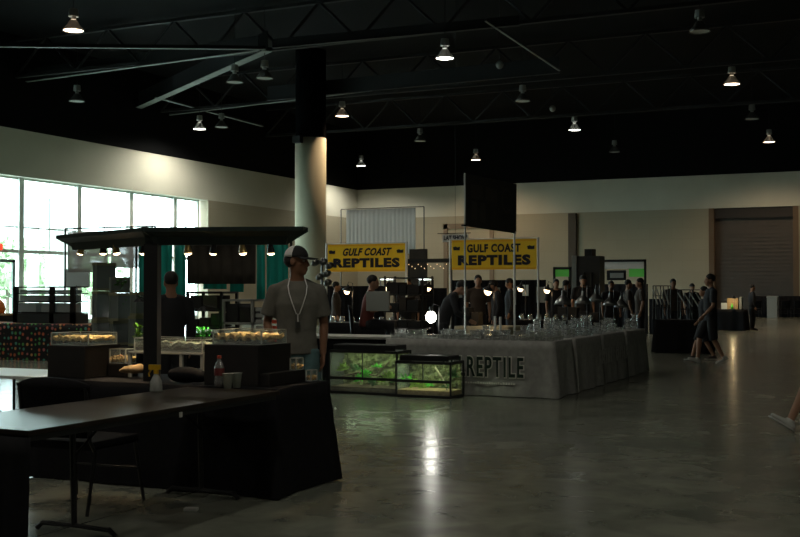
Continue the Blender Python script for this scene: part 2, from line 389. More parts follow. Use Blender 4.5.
# ================================================================ ROOF TRUSSES AND LAMPS
def truss_x(Y, lbl):
    t = thing('roof_truss', lbl, 'truss', (0, Y, 9.6), 0, 'black roof trusses')
    MB().box(XL, XR, -.09, .09, -.06, .06).build('bottom_chord', 'truss', t)
    MB().box(XL, XR, -.09, .09, 1.35, 1.47).build('top_chord', 'truss', t)
    m = MB(); n = 18; dx = (XR - XL) / n
    for i in range(n):
        a = XL + i * dx; m.cyl((a, 0, 0), (a + dx / 2, 0, 1.4), .05, n=6).cyl((a + dx / 2, 0, 1.4), (a + dx, 0, 0), .05, n=6)
    m.build('web', 'truss', t)
trl = ['black roof truss, the nearest one spanning the hall', 'black roof truss, second from the camera', 'black roof truss, third from the camera', 'black roof truss, fourth from the camera', 'black roof truss, the farthest one, near the back wall']

def DZ(px, py, z): d = (z - H) * F / (290 - py); return W(px, d)
n0 = DZ(266, 49, 9.6)
for k, Y in enumerate((n0[1] - 9, n0[1], n0[1] + 9, n0[1] + 18)): truss_x(Y, trl[k])
def brace(p, q, m, lbl, z=9.5, hgt=.16, wd=.09):
    a = Vector(DZ(p[0], p[1], z)); b = Vector(DZ(q[0], q[1], z)); L = (b - a).length; ang = math.atan2((b - a).y, (b - a).x)
    r = thing('roof_brace', lbl, 'beam', (a.x, a.y, z), ang)
    MB().box(0, L, -wd, wd, -.012, .012).build('flange', m, r)
    MB().box(0, L, -.012, .012, .012, hgt).build('web', 'truss', r)
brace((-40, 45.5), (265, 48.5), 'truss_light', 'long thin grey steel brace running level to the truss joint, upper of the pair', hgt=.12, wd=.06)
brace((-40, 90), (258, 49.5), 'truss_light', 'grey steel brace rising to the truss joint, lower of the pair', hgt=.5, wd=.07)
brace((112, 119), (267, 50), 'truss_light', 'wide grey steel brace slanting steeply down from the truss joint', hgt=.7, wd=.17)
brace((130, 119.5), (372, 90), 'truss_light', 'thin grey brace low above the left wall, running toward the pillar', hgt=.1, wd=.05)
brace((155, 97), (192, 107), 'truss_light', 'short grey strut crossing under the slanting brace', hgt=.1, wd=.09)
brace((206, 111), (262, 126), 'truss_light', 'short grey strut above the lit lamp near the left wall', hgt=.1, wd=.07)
brace((272, 47), (520, 24), 'truss', 'dark brace running from the truss joint toward the hall middle', hgt=.3)
brace((267, 100), (560, 72), 'truss', 'dark beam passing above the lit orange lamp', hgt=.6)
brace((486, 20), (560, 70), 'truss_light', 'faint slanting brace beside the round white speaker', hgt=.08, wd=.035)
# lamps
def lamp(px, py, kind, lbl, zb=8.6, first=[None]):
    x, y = DZ(px, py, zb)
    root = thing('high_bay_lamp', lbl, 'ceiling lamp', (x, y, zb), 0, 'high bay lamps under the roof')
    MB().lathe([(.09, .30), (.12, .27), (.17, .18), (.28, .05), (.30, 0), (.292, 0), (.27, .05), (.16, .18), (.11, .26)], n=28).build('shade', 'shade', root, smooth=True)
    MB().cyl((0, 0, .02), (0, 0, .035), .265, n=28).build('lens', {'c': 'lamp_cool', 'w': 'lamp_warm', 'o': 'lamp_off'}[kind], root)
    MB().cyl((0, 0, .32), (0, 0, .40), .07, n=12).cyl((0, 0, .40), (0, 0, .62), .14, .12, n=16).build('ballast_housing', 'ballast', root, smooth=False)
    MB().cyl((0, 0, .62), (0, 0, ZC - zb), .012, n=6).build('suspension_rod', 'truss', root)
    if kind != 'o':
        l = light('lamp_light', 'SPOT', (0, 0, -.01), LAMP_W * (1.0 if kind == 'c' else .8), (1, .95, .80) if kind == 'c' else (1, .72, .45), root, .2, 150, .6, (0, 0, -1))
    return root
lamp(72, 30, 'w', 'lit roof lamp in the upper corner, above the level grey brace')
o = lamp(199, 129, 'c', 'lit roof lamp close to the left wall, throwing the bright patch')
for c_ in kids(o):
    if c_.type == 'LIGHT': c_.data.energy *= 1.15; c_.data.spot_size = R(172)
lamp(342, 116, 'w', 'lit orange-tinted roof lamp just above the pillar')
lamp(361, 166, 'c', 'small lit white roof lamp near the corner, right beside the pillar')
lamp(445, 58, 'c', 'brightest lit white roof lamp, above the middle of the hall')
lamp(476, 160, 'w', 'small lit orange roof lamp above the tall dark banner')
lamp(575, 130, 'c', 'lit white roof lamp above the dark wall pilaster')
lamp(733, 84, 'w', 'lit warm roof lamp between two unlit ones, upper right')
lamp(770, 142, 'w', 'lit reddish roof lamp above the roll-up door')
lamp(234, 82, 'o', 'unlit roof lamp right of the slanting brace')
lamp(76, 101, 'o', 'unlit roof lamp over the windows')
lamp(420, 141, 'o', 'unlit roof lamp between the two small lit ones above the white drape')
lamp(523, 101, 'o', 'unlit roof lamp below the round white speaker')
lamp(701, 31, 'o', 'large unlit roof lamp, topmost on the right')
lamp(753, 119, 'o', 'unlit roof lamp just above the reddish lit one')
lamp(615, 152, 'o', 'faint unlit roof lamp between pilaster and roll-up door, near the wall')
lamp(264, 78, 'o', 'faint unlit roof lamp beside the end of the slanting brace')
lamp(221, 127, 'o', 'dim unlit roof lamp beside the lit one near the left wall')
added_lamps = [(-21, 4), (-12, 4), (-3, 4), (6, 4), (14, 4), (-21, -6), (-8, -6), (5, -6), (-21, 14), (-9, 14), (-15, 17)]
for (x_, y_) in added_lamps:        # added unseen roof lamps; they give the near floor its even dim light
    o = lamp(445, 58, 'c', 'added unseen roof lamp above and behind the viewer, for even dim light'); o.location = (x_, y_, 8.6)
    for c_ in kids(o):
        if c_.type == 'LIGHT': c_.data.energy = LAMP_W * .42
for (px, py, l) in ((500, 64, 'small round white ceiling speaker hanging from the roof'), (553, 108, 'tiny dim round ceiling speaker, farther of the two')):
    x, y = DZ(px, py, 9.0)
    t = thing('ceiling_speaker', l, 'speaker', (x, y, 9.0), 0)
    MB().ell((0, 0, 0), (.13, .13, .14)).build('speaker_body', 'ballast', t, smooth=True); MB().cyl((0, 0, .12), (0, 0, 2.2), .01, n=6).build('rod', 'truss', t)

# ================================================================ PEOPLE
def remeshed(mb, name, m, parent, vox, smooth=2):
    me = bpy.data.meshes.new('tmp'); mb.bm.normal_update(); bmesh.ops.recalc_face_normals(mb.bm, faces=mb.bm.faces); mb.bm.to_mesh(me); mb.bm.free()
    o = bpy.data.objects.new('tmp', me); COL.objects.link(o)
    r = o.modifiers.new('r', 'REMESH'); r.mode = 'VOXEL'; r.voxel_size = vox; r.use_smooth_shade = True
    if smooth: q = o.modifiers.new('s', 'SMOOTH'); q.factor = .5; q.iterations = smooth
    dg = bpy.context.evaluated_depsgraph_get(); me2 = bpy.data.meshes.new_from_object(o.evaluated_get(dg))
    bpy.data.objects.remove(o); bpy.data.meshes.remove(me); me2.name = name
    me2.materials.clear(); me2.materials.append(M[m]); me2.polygons.foreach_set('use_smooth', [True] * len(me2.polygons))
    ob = bpy.data.objects.new(name, me2); COL.objects.link(ob); ob.parent = parent; return ob
V = Vector
def limb(bm, a, b, c, ra, rb, rc, n=12, end=None):
    a, b, c = V(a), V(b), V(c)
    pts = [a, a.lerp(b, .35), a.lerp(b, .8), b, b.lerp(c, .3), b.lerp(c, .7), c]
    rr = [ra, ra * .97, (rb * 1.02), rb, rb * 1.04, (rb * .4 + rc * .6), rc]
    loft(bm, pts, [(r, r) for r in rr], n)
def hand(bm, wr, d, side, palm_n):
    d = V(d).normalized(); pn = V(palm_n); pn = (pn - d * pn.dot(d)).normalized(); s = d.cross(pn) * side
    loft(bm, [V(wr) - d * .01, V(wr) + d * .03, V(wr) + d * .075, V(wr) + d * .095], [(.024, .019), (.036, .017), (.042, .015), (.038, .012)], 12, s)
    for k, (o, L) in enumerate(((-.030, .062), (-.010, .073), (.010, .068), (.029, .052))):
        b0 = V(wr) + d * .085 + s * o; b1 = b0 + d * L * .5 + pn * .008; b2 = b1 + d * L * .42 + pn * .022
        loft(bm, [b0, b1, b2], [(.0095, .0095), (.009, .009), (.0075, .0075)], 8)
    t0 = V(wr) + d * .025 - s * .028; t1 = t0 + d * .035 - s * .022 + pn * .012; t2 = t1 + d * .03 - s * .004 + pn * .012
    loft(bm, [t0, t1, t2], [(.013, .013), (.011, .011), (.009, .009)], 8)
BASEJ = dict(pelvis=(0, 0, .95), waist=(0, .005, 1.09), chest=(0, .01, 1.31), neck=(0, -.01, 1.50), head=(0, .02, 1.665),
             sh_r=(.195, -.01, 1.435), el_r=(.245, -.02, 1.15), wr_r=(.245, .05, .91), sh_l=(-.195, -.01, 1.435), el_l=(-.245, -.02, 1.15), wr_l=(-.245, .05, .91),
             hip_r=(.095, 0, .93), kn_r=(.10, .02, .51), an_r=(.105, -.01, .09), hip_l=(-.095, 0, .93), kn_l=(-.10, .02, .51), an_l=(-.105, -.01, .09))
def person(label, xy, rz, h=1.78, J=None, z=0.0, skin='skin', shirt='dark_fabric', pants='dark_fabric', shoe='shoe_dark', hair='hair', cap=None, sleeve='short', leg='long',
           yaw=0, nod=0, vox=.016, foot=None, group=None, eyes=False, face=True, longhair=False):
    sc = h / 1.8; r = thing('person', label, 'person', (xy[0], xy[1], z), rz, group); r.scale = (sc,) * 3
    j = {k: V(v) for k, v in BASEJ.items()}
    if J: j.update({k: V(v) for k, v in J.items()})
    b = MB(); bm = b.bm
    spine = [j['pelvis'] + V((0, 0, -.09)), j['pelvis'], j['waist'], j['chest'], j['chest'].lerp(j['neck'], .6), j['neck']]
    loft(bm, spine, [(.12, .09), (.155, .11), (.135, .10), (.165, .115), (.15, .085), (.06, .06)], 18)
    hd = j['head']; HM = Euler((R(nod), 0, R(yaw)), 'ZYX').to_matrix(); HM = Matrix.Rotation(R(yaw), 3, 'Z') @ Matrix.Rotation(R(nod), 3, 'X')
    loft(bm, [j['neck'] - (hd - j['neck']) * .3, j['neck'].lerp(hd, .5), hd + HM @ V((0, -.015, -.02))], [(.065, .062), (.056, .058), (.056, .06)], 14)
    def hp(x, y, zz): return hd + HM @ V((x, y, zz))
    b.ell(hp(0, -.012, .03), (.075, .096, .097), HM); b.ell(hp(0, .028, -.04), (.057, .064, .078), HM)
    b.ell(hp(0, .065, -.092), (.024, .022, .02), HM)
    b.ell(hp(0, .078, .025), (.05, .014, .012), HM)
    loft(bm, [hp(0, .082, .02), hp(0, .098, -.008), hp(0, .108, -.028), hp(0, .088, -.036)], [(.009, .008), (.011, .010), (.016, .012), (.015, .008)], 8, HM @ V((1, 0, 0)))
    b.ell(hp(0, .088, -.060), (.024, .010, .006), HM); b.ell(hp(0, .086, -.072), (.021, .010, .007), HM)
    for s in (1, -1): b.ell(hp(.077 * s, -.008, -.008), (.010, .020, .032), HM, 10, 8); b.ell(hp(.045 * s, .055, -.02), (.018, .018, .018), HM, 10, 8)
    for s, q in ((1, 'r'), (-1, 'l')):
        b.ell(j['sh_' + q], (.058, .055, .058))
        loft(bm, [j['neck'].lerp(j['sh_' + q], .1), j['sh_' + q]], [(.055, .05), (.05, .05)], 10, V((0, 1, 0)))
        limb(bm, j['sh_' + q], j['el_' + q], j['wr_' + q], .052, .038, .026)
        d = (j['wr_' + q] - j['el_' + q]); hand(bm, j['wr_' + q], d, s, (-s, .25, 0))
        limb(bm, j['hip_' + q], j['kn_' + q], j['an_' + q], .086, .055, .037)
        fd = V((foot or {}).get(q, (0, 1, 0))).normalized()
        a = j['an_' + q]; loft(bm, [a, a + V((0, 0, -.03)) , a + fd * .1 + V((0, 0, -.055))], [(.036, .036), (.036, .04), (.03, .02)], 10)
    remeshed(b, 'body', skin, r, vox)
    # shirt
    b = MB(); bm = b.bm; ex = .016
    spine = [j['pelvis'] + V((0, 0, -.05)), j['pelvis'] + V((0, 0, .03)), j['waist'], j['chest'], j['chest'].lerp(j['neck'], .62), j['neck'] + V((0, 0, -.005))]
    loft(bm, spine, [(.178, .128), (.17, .125), (.16, .118), (.183, .13), (.165, .10), (.075, .072)], 20)
    for q in 'rl':
        s_, e_, w_ = j['sh_' + q], j['el_' + q], j['wr_' + q]
        b.ell(s_, (.068, .066, .066)); loft(bm, [j['neck'].lerp(s_, .25), s_], [(.06, .058), (.062, .06)], 10, V((0, 1, 0)))
        if sleeve == 'short': loft(bm, [s_, s_.lerp(e_, .45), s_.lerp(e_, .78)], [(.068, .068), (.072, .07), (.078, .072)], 14)
        else: limb(bm, s_, e_, w_.lerp(e_, .05), .066, .052, .036)
    remeshed(b, 'shirt', shirt, r, max(vox, .011), 3)
    # trousers
    b = MB(); bm = b.bm
    loft(bm, [j['pelvis'] + V((0, 0, .06)), j['pelvis'] + V((0, 0, -.02)), j['hip_r'].lerp(j['hip_l'], .5) + V((0, 0, -.07))], [(.160, .117), (.172, .125), (.15, .11)], 18)
    for q in 'rl':
        a, k, f = j['hip_' + q], j['kn_' + q], j['an_' + q]
        if leg == 'short': loft(bm, [a, a.lerp(k, .5), a.lerp(k, .95), k + (f - k) * .08], [(.098, .1), (.098, .1), (.092, .095), (.092, .095)], 14)
        else: limb(bm, a, k, k.lerp(f, 1.0), .1, .075, .055)
    remeshed(b, 'shorts' if leg == 'short' else 'trousers', pants, r, max(vox, .012), 3)
    for s, q in ((1, 'r'), (-1, 'l')):
        fd = V((foot or {}).get(q, (0, 1, 0))).normalized(); a = j['an_' + q]; up = V((0, 0, 1)) - fd * fd.z; up.normalize(); sx = V((1, 0, 0))
        b = MB(); bm = b.bm; base = a - up * .05
        loft(bm, [base - fd * .075, base - fd * .045, base, base + fd * .06, base + fd * .13, base + fd * .185, base + fd * .20], [(.024, .025), (.037, .042), (.04, .046), (.043, .036), (.047, .025), (.036, .02), (.016, .014)], 14, sx)
        loft(bm, [a + up * .01, a - up * .03], [(.043, .046), (.042, .05)], 12, sx)
        so = remeshed(b, 'shoe', shoe, r, .012, 2)
        b = MB(); bs = a - up * .078
        loft(b.bm, [bs - fd * .085, bs - fd * .05, bs + fd * .04, bs + fd * .13, bs + fd * .19, bs + fd * .21], [(.026, .012), (.041, .014), (.042, .013), (.05, .012), (.038, .011), (.014, .008)], 14, sx)
        b.build('sole', 'shoe_white', so, smooth=True)
    if hair and not cap:
        b = MB(); b.ell(hp(0, -.022, .045), (.084, .1, .093), HM, 18, 12)
        if longhair: loft(bm2 := b.bm, [hp(0, -.05, .05), hp(0, -.075, -.05), hp(0, -.07, -.16)], [(.08, .06), (.075, .045), (.05, .02)], 12, HM @ V((1, 0, 0)))
        remeshed(b, 'hair', hair, r, .012, 2)
    if cap:
        b = MB(); b.ell(hp(0, -.03, .01), (.078, .092, .075), HM, 16, 10); remeshed(b, 'hair', 'hair', r, .012, 2)
        def shell(front):
            bmx = bmesh.new(); n1, n2 = 24, 8; g = {}
            for a in range(n1 + 1):
                t = (PI * a / n1) + (0 if front else PI)
                for e in range(n2 + 1):
                    el = (PI / 2) * e / n2
                    g[a, e] = bmx.verts.new(hp(.086 * math.cos(t) * math.cos(el), -.01 + .105 * math.sin(t) * math.cos(el), .035 + .098 * math.sin(el)))
            for a in range(n1):
                for e in range(n2): bmx.faces.new((g[a, e], g[a + 1, e], g[a + 1, e + 1], g[a, e + 1]))
            bmesh.ops.remove_doubles(bmx, verts=bmx.verts, dist=.0005)
            mb = MB(); mb.bm.free(); mb.bm = bmx; return mb
        c = shell(True).build('cap', cap[0], r, smooth=True); shell(False).build('cap_back', cap[1], c, smooth=True)
        for oo in (c,) + tuple(kids(c)): sd = oo.modifiers.new('t', 'SOLIDIFY'); sd.thickness = .004
        b = MB(); bmx = b.bm; g = []
        for k in range(13):
            t = R(200 + 140 * k / 12); x = math.cos(t); y = -math.sin(t)
            a0 = bmx.verts.new(hp(.084 * x, -.01 + .103 * y, .040)); L = .095 * max(0, y) ** .5 if y > 0 else 0
            a1 = bmx.verts.new(hp(.084 * x * 1.02, -.01 + .103 * y + L, .040 - .012 * abs(x) ** 2 - .008)); g.append((a0, a1))
        for (p, q), (s, t) in zip(g, g[1:]): bmx.faces.new((p, q, t, s))
        br = b.build('brim', cap[0], c, smooth=True); sd = br.modifiers.new('t', 'SOLIDIFY'); sd.thickness = .005
    if eyes:
        for s in (1, -1): MB().ell(hp(.031 * s, .074, .006), (.012, .010, .008), HM, 10, 8).build('eye', 'white', r, smooth=True)
    r['hd'] = tuple(hd)
    return r
TOCAM, RIGHT, LEFT, AWAY = R(205), R(-65), R(115), R(25)
# the man in the cap
mx_, my_ = W(297, 9.1)
man = person('man in grey t-shirt, two-tone cap and lanyard standing behind the display tanks', (mx_, my_), TOCAM + R(8), 1.79, yaw=62, nod=-3,
       J=dict(sh_r=(.178, -.01, 1.415), sh_l=(-.178, -.01, 1.415), el_r=(.245, -.05, 1.16), wr_r=(.20, .06, .93), el_l=(-.225, -.03, 1.15), wr_l=(-.215, .03, .90)), skin='skin_dark', shirt='tee', pants='shorts', leg='short', cap=('cap_black', 'cap_white'), vox=.0075, eyes=True)
del man['hd']
ly = MB()
for s in (1, -1):
    ly.tube([(s * .062, .03, 1.525), (s * .078, .09, 1.46), (s * .07, .132, 1.40), (s * .045, .15, 1.32), (s * .012, .152, 1.23)], .0045, 6)
ly.tube([(0, .152, 1.235), (0, .15, 1.17)], .005, 6)
lo = ly.build('lanyard', 'white', man); MB().box(-.022, .022, .143, .150, 1.12, 1.17, .003).build('badge', 'chrome', lo)

# walking pair
walkJ = dict(kn_r=(.09, .20, .53), an_r=(.09, .24, .10), kn_l=(-.09, -.02, .50), an_l=(-.09, -.22, .13), el_r=(.25, -.12, 1.17), wr_r=(.25, -.05, .93), el_l=(-.25, .02, 1.15), wr_l=(-.23, .2, .96))
p = person('person in dark t-shirt and dark shorts with white shoes walking past the black-draped table', W(710.5, 21.5), LEFT, 1.74, J=walkJ, leg='short', shoe='shoe_white', vox=.014, foot={'l': (0, 1, -.5), 'r': (0, 1, .25)}); del p['hd']
p = person('person in dark shorts and dark sandals walking, half hidden behind the one in white shoes', W(704, 22.3), LEFT, 1.50, J=dict(walkJ, kn_r=(.09, .14, .51), an_r=(.09, .27, .10), an_l=(-.09, -.2, .12), kn_l=(-.09, -.0, .50)), leg='short', vox=.016, longhair=True); del p['hd']
# walker leaving the frame
shx, shy = D(789, 432)
fx = V((math.sin(R(65)), 0, 0))
ang = LEFT
off = Matrix.Rotation(ang, 3, 'Z') @ V((-.1, .46, 0))
p = person('person walking in at the frame edge, only a shin and white running shoe showing', (shx - off.x, shy - off.y), ang, 1.78,
       J=dict(kn_l=(-.10, .25, .55), an_l=(-.10, .46, .125), kn_r=(.1, .02, .50), an_r=(.1, -.36, .17), el_r=(.25, -.14, 1.17), wr_r=(.24, -.16, .93), el_l=(-.25, -.14, 1.17), wr_l=(-.25, -.12, .93)),
       leg='short', shoe='shoe_white', vox=.010, skin='skin', foot={'l': (0, 1, .60), 'r': (0, 1, -.6)}); del p['hd']
sitJ = dict(pelvis=(0, 0, .50), waist=(0, .02, .66), chest=(0, .06, .88), neck=(0, .08, 1.07), head=(0, .13, 1.235), sh_r=(.195, .06, 1.0), el_r=(.24, .1, .74), wr_r=(.15, .33, .78), sh_l=(-.195, .06, 1.0), el_l=(-.24, .1, .74), wr_l=(-.15, .33, .78),
            hip_r=(.1, .02, .49), kn_r=(.12, .44, .50), an_r=(.12, .42, .09), hip_l=(-.1, .02, .49), kn_l=(-.12, .44, .50), an_l=(-.12, .42, .09))
leanJ0 = dict(waist=(0, .06, 1.07), chest=(0, .25, 1.22), neck=(0, .43, 1.31), head=(0, .55, 1.36), sh_r=(.19, .36, 1.27), el_r=(.24, .44, 1.0), wr_r=(.18, .6, .84), sh_l=(-.19, .36, 1.27), el_l=(-.24, .44, 1.0), wr_l=(-.18, .6, .84))
leanJ = dict(waist=(0, .03, 1.08), chest=(0, .12, 1.28), neck=(0, .22, 1.44), head=(0, .33, 1.54), sh_r=(.19, .17, 1.39), el_r=(.25, .22, 1.12), wr_r=(.18, .46, .98), sh_l=(-.19, .17, 1.39), el_l=(-.25, .22, 1.12), wr_l=(-.18, .46, .98))
def folk(label, px, d, rz, h=1.75, **k):
    q = person(label, W(px, d), rz, h, **k); del q['hd']; return q
folk('person in dark red shirt seated in a folding chair below the yellow banner, head bowed', 366, 19.5, RIGHT, 1.8, J=sitJ, shirt='red_fabric', z=.32)
folk('person all in black leaning over the grey table beside the white bulb', 443, 18.2, RIGHT, 1.7, J=leanJ, sleeve='long', nod=-25)
folk('person in brown shirt standing under the yellow banner behind the beige table', 478, 23, TOCAM, 1.74, shirt='brown_fabric')
folk('person in dark top bending behind the beige table, right of the one in brown', 497, 22.6, LEFT, 1.66, sleeve='long', J=dict(head=(0, .1, 1.63)))
folk('black-clad person standing inside the display booth beside the thick post', 171, 11.6, AWAY + R(20), 1.62, sleeve='long', skin='skin_dark')
folk('person in pale cap and dark shirt in front of the tall dark shelf unit', 583, 26, TOCAM, 1.78, cap=('cap_black', 'tan'))
folk('person with long hair at the cup table end, next to the green panel booth', 640, 27, LEFT, 1.72, longhair=True, shirt='brown_fabric')
folk('person in brown behind the far rack tables, left of the wire rack', 628, 29, RIGHT, 1.70, shirt='brown_fabric')
folk('person seated behind the black-draped table near the wire rack', 673, 29, TOCAM, 1.72, shirt='brown_fabric', skin='skin_dark')
folk('person in a dark hat standing behind the black-draped table, further right', 692, 32, TOCAM, 1.62, cap=('cap_black', 'cap_black'))
folk('person in long dark coat leaning beside the lit tan box', 752, 39, RIGHT, 1.62, sleeve='long')
folk('person in dark clothes standing beside the pole stand of dome lamps, far behind', 336, 25.5, RIGHT, 1.62, shirt='brown_fabric', sleeve='long')
folk('person with long hair between the tall black shelf and the white tube light', 408, 24.3, TOCAM, 1.68, longhair=True, skin='skin_dark')
folk('person in black looking down under the right half of the upright-letter banner', 510, 26.2, LEFT, 1.70, sleeve='long', nod=-20, skin='skin_dark')
folk('person in dark top just left of the tall dark display tower', 566, 28, RIGHT, 1.68, sleeve='long', skin='skin_dark')
folk('person with long dark hair right of the tall display tower, below the white valance', 611, 28, TOCAM, 1.66, longhair=True, skin='skin_dark')
folk('person in dark shirt with reddish hair behind the far table, right of the heat lamp', 556, 27.5, TOCAM, 1.7)

# ================================================================ TABLE CLOTHS
def skirt_cloth(name, label, X0, X1, Y0, Y1, z, m, flare=.04, amp=.018, sides='frlb', cat='tablecloth', group=None, zb=.01, step=.05, seed=1, bunch=None):
    rnd = random.Random(seed); bm = bmesh.new()
    W_ = X1 - X0; L_ = Y1 - Y0; nx = max(4, int(W_ / step)); ny = max(4, int(L_ / step))
    per = [(X0 + W_ * i / nx, Y0, 0, -1) for i in range(nx)] + [(X1, Y0 + L_ * i / ny, 1, 0) for i in range(ny)] + [(X1 - W_ * i / nx, Y1, 0, 1) for i in range(nx)] + [(X0, Y1 - L_ * i / ny, -1, 0) for i in range(ny)]
    n = len(per); rows = 7; grid = []
    ph = [rnd.uniform(0, 6.28) for _ in range(4)]
    for rr in range(rows + 1):
        t = rr / rows; ring = []
        for i, (x, y, nxx, nyy) in enumerate(per):
            s = i * step; wv = (math.sin(s * 9 + ph[0]) + .7 * math.sin(s * 17 + ph[1]) + .5 * math.sin(s * 4.1 + ph[2])) * amp * t
            o = .008 + flare * t + max(-.6 * flare, wv) * 1.0
            if i in (0, nx, nx + ny, 2 * nx + ny):
                oc = .008 + (flare + .035) * t; sx_ = -1 if i in (0, 2 * nx + ny) else 1; sy_ = -1 if i in (0, nx) else 1
                ring.append(bm.verts.new((x + sx_ * oc, y + sy_ * oc, z - (z - zb) * t)))
            else: ring.append(bm.verts.new((x + nxx * o, y + nyy * o, z - (z - zb) * t)))
        grid.append(ring)
    for a, b in zip(grid, grid[1:]):
        for i in range(n): bm.faces.new((a[i], a[(i + 1) % n], b[(i + 1) % n], b[i]))
    bm.faces.new(grid[0])
    mb = MB(); mb.bm.free(); mb.bm = bm
    o = mb.build(name, m, smooth=True)
    for f in o.data.polygons: f.use_smooth = len(f.vertices) == 4
    return tag(o, label, cat, group)
TZ = .745
D1 = (-6.05, -3.98, 6.485, 7.245)
skirt_cloth('tablecloth', 'long black tablecloth draped to the floor under the lit display tanks', *D1, TZ, 'black_cloth', flare=.045, amp=.014, seed=3)
c2 = D(556, 399)
BX1, BY0 = c2[0] - .04, c2[1] + .04
BX0 = BX1 - 2.42
skirt_cloth('tablecloth', 'charcoal tablecloth printed with the large REPTILE lettering on its front', BX0, BX1, BY0, BY0 + .8, TZ, 'grey_cloth', flare=.035, amp=.022, seed=5)
BY1 = BY0 + .8
by_end = onX(648, BX1 + .03); by = [BY1 + .17 + (by_end - BY1 - .17) / 3 * k for k in range(4)]
for k in range(3):
    skirt_cloth('tablecloth', ['charcoal tablecloth on the side row, first behind the lettered corner', 'charcoal tablecloth on the side row, middle one, with faded print', 'charcoal tablecloth on the side row, farthest from the lettered front'][k],
                BX1 - .8, BX1, by[k], by[k + 1] - .17, TZ, 'grey_cloth', flare=.03, amp=.02, seed=8 + k)
# left neighbour of the booth: pale top strip above the terrariums
skirt_cloth('tablecloth', 'black cloth hanging under the pale strip table behind the terrariums', BX0 - 2.5, BX0 - .17, BY0 + .05, BY0 + .75, TZ - .03, 'black_cloth', seed=12)
tag(MB().box(BX0 - 2.5, BX0 - .02, BY0, BY0 + .8, TZ - .02, TZ + .012, .004).build('table_runner', mat('pale_runner', (.42, .42, .38), .6)), 'pale grey runner board lying along the table behind the terrariums', 'table runner')
# polka table at back left
PY = 17.0
xa, xb = onY(-30, PY), onY(103, PY)
skirt_cloth('tablecloth', 'black tablecloth with a pattern of red, green and orange dots under the rack', xa, xb, PY, PY + .8, TZ, 'dot', flare=.01, amp=.008, seed=4, step=.08)
# centre back tables
def table_at(px0, px1, d, name_label, m, dep=.8, **k):
    Y = W((px0 + px1) / 2, d)[1]; a, b = onY(px0, Y), onY(px1, Y)
    return skirt_cloth('tablecloth', name_label, a, b, Y, Y + dep, TZ, m, **k), (a, b, Y)
_, TB1 = table_at(322, 412, 22.5, 'black tablecloth under the first yellow banner', 'black_cloth', seed=21)
_, TB2 = table_at(455, 508, 20.5, 'beige tablecloth on the table behind the lettered booth', 'beige_cloth', seed=22)
_, TB3 = table_at(512, 600, 24.5, 'black tablecloth on the table right of the beige one', 'black_cloth', seed=23)
_, TB4 = table_at(655, 705, 24.8, 'black tablecloth behind the walking pair', 'black_cloth', seed=24)
_, TB5 = table_at(706, 744, 38.5, 'black tablecloth on the far table carrying the lit tan box', 'black_cloth', seed=25)
_, TB6 = table_at(148, 262, 12.6, 'black tablecloth on the booth table behind the thick post', 'black_cloth', seed=26)
_, TB7 = table_at(88, 138, 13.2, 'black tablecloth under the stacked clear display cages', 'black_cloth', seed=27)

# lettering on the charcoal cloth
lx0, lz0 = PL(496, 368, BY0 - .07)
cl = [o for o in COL.objects if o.get('label', '').startswith('charcoal tablecloth printed')][0]
xr, _ = PL(524, 368, BY0 - .07)
text('LLLREPTILE', 'lettering_outline', 'whiteprint', cl, (xr, BY0 - .072, lz0), .37, .53, .020, ext=.004, align='RIGHT', spacing=1.22)
text('LLLREPTILE', 'lettering', 'inkgreen', cl, (xr - .006, BY0 - .080, lz0), .37, .53, .006, ext=.004, align='RIGHT', spacing=1.22)
sm = MB()
rnd = random.Random(2)
x = xr - .9
while x < xr - .15:
    wv = rnd.uniform(.012, .03); sm.box(x, x + wv, BY0 - .078, BY0 - .070, lz0 - .215, lz0 - .215 + rnd.uniform(.018, .03)); x += wv + .012
sm.build('small_print', 'whiteprint', cl)
side = [o for o in COL.objects if o.get('label', '').startswith('charcoal tablecloth on the side row')]
for k, o in enumerate(side[:2]):
    text('REPTILE', 'lettering', 'faintprint', o, (BX1 + .055, by[k] + 1.5 - .5 * k, .42), .30, .62, .01, ext=.004, rot=(R(90), 0, R(90)), spacing=1.2)

# ================================================================ FOREGROUND TABLE
TX0, TX1, TY0, TY1 = -4.63, -3.875, 4.075, 6.40
t = thing('folding_table', 'long dark brown folding table in the foreground, holding the soda bottle', 'table', ((TX0 + TX1) / 2, (TY0 + TY1) / 2, 0))
hx, hy = (TX1 - TX0) / 2, (TY1 - TY0) / 2
MB().box(-hx, hx, -hy, hy, .715, .742, .006).build('tabletop', 'table_dark', t)
MB().box(-hx + .02, hx - .02, -hy + .02, hy - .02, .685, .716).build('apron', 'blackmetal', t)
for s, yy in ((-1, -hy + .98), (1, hy - .08)):
    MB().tube([(-.22, yy, .69), (-.2, yy, .05)], .018).tube([(-.48, yy, .012), (-.44, yy, .045), (-.2, yy, .05), (.06, yy, .045), (.10, yy, .012)], .016).tube([(-.2, yy, .45), (-.2, yy - s * .35, .69)], .008).build('leg', 'blackmetal', t)
tag(MB().box(-.014, .014, 0, .004, -.03, 0).build('price_tag', 'paper', loc=(TX1 + .012, 5.28, .712), rz=R(90)), 'small white sticker tag hanging on the foreground table edge', 'tag')
cl2 = MB(); n = 30
pts = []
for i in range(n + 1):
    x = TX0 - .5 + (TX1 + .03 - TX0 + .5) * i / n
    pts.append((x, math.sin(i * 1.3) * .012))
bmx = cl2.bm; rows = []
for rr in range(9):
    tt = rr / 8; z = .712 - .702 * tt
    rows.append([bmx.verts.new((x, TY0 - .02 - .03 * tt + wv * (.3 + tt), z)) for x, wv in pts])
for a, b in zip(rows, rows[1:]):
    for i in range(n): bmx.faces.new((a[i], a[i + 1], b[i + 1], b[i]))
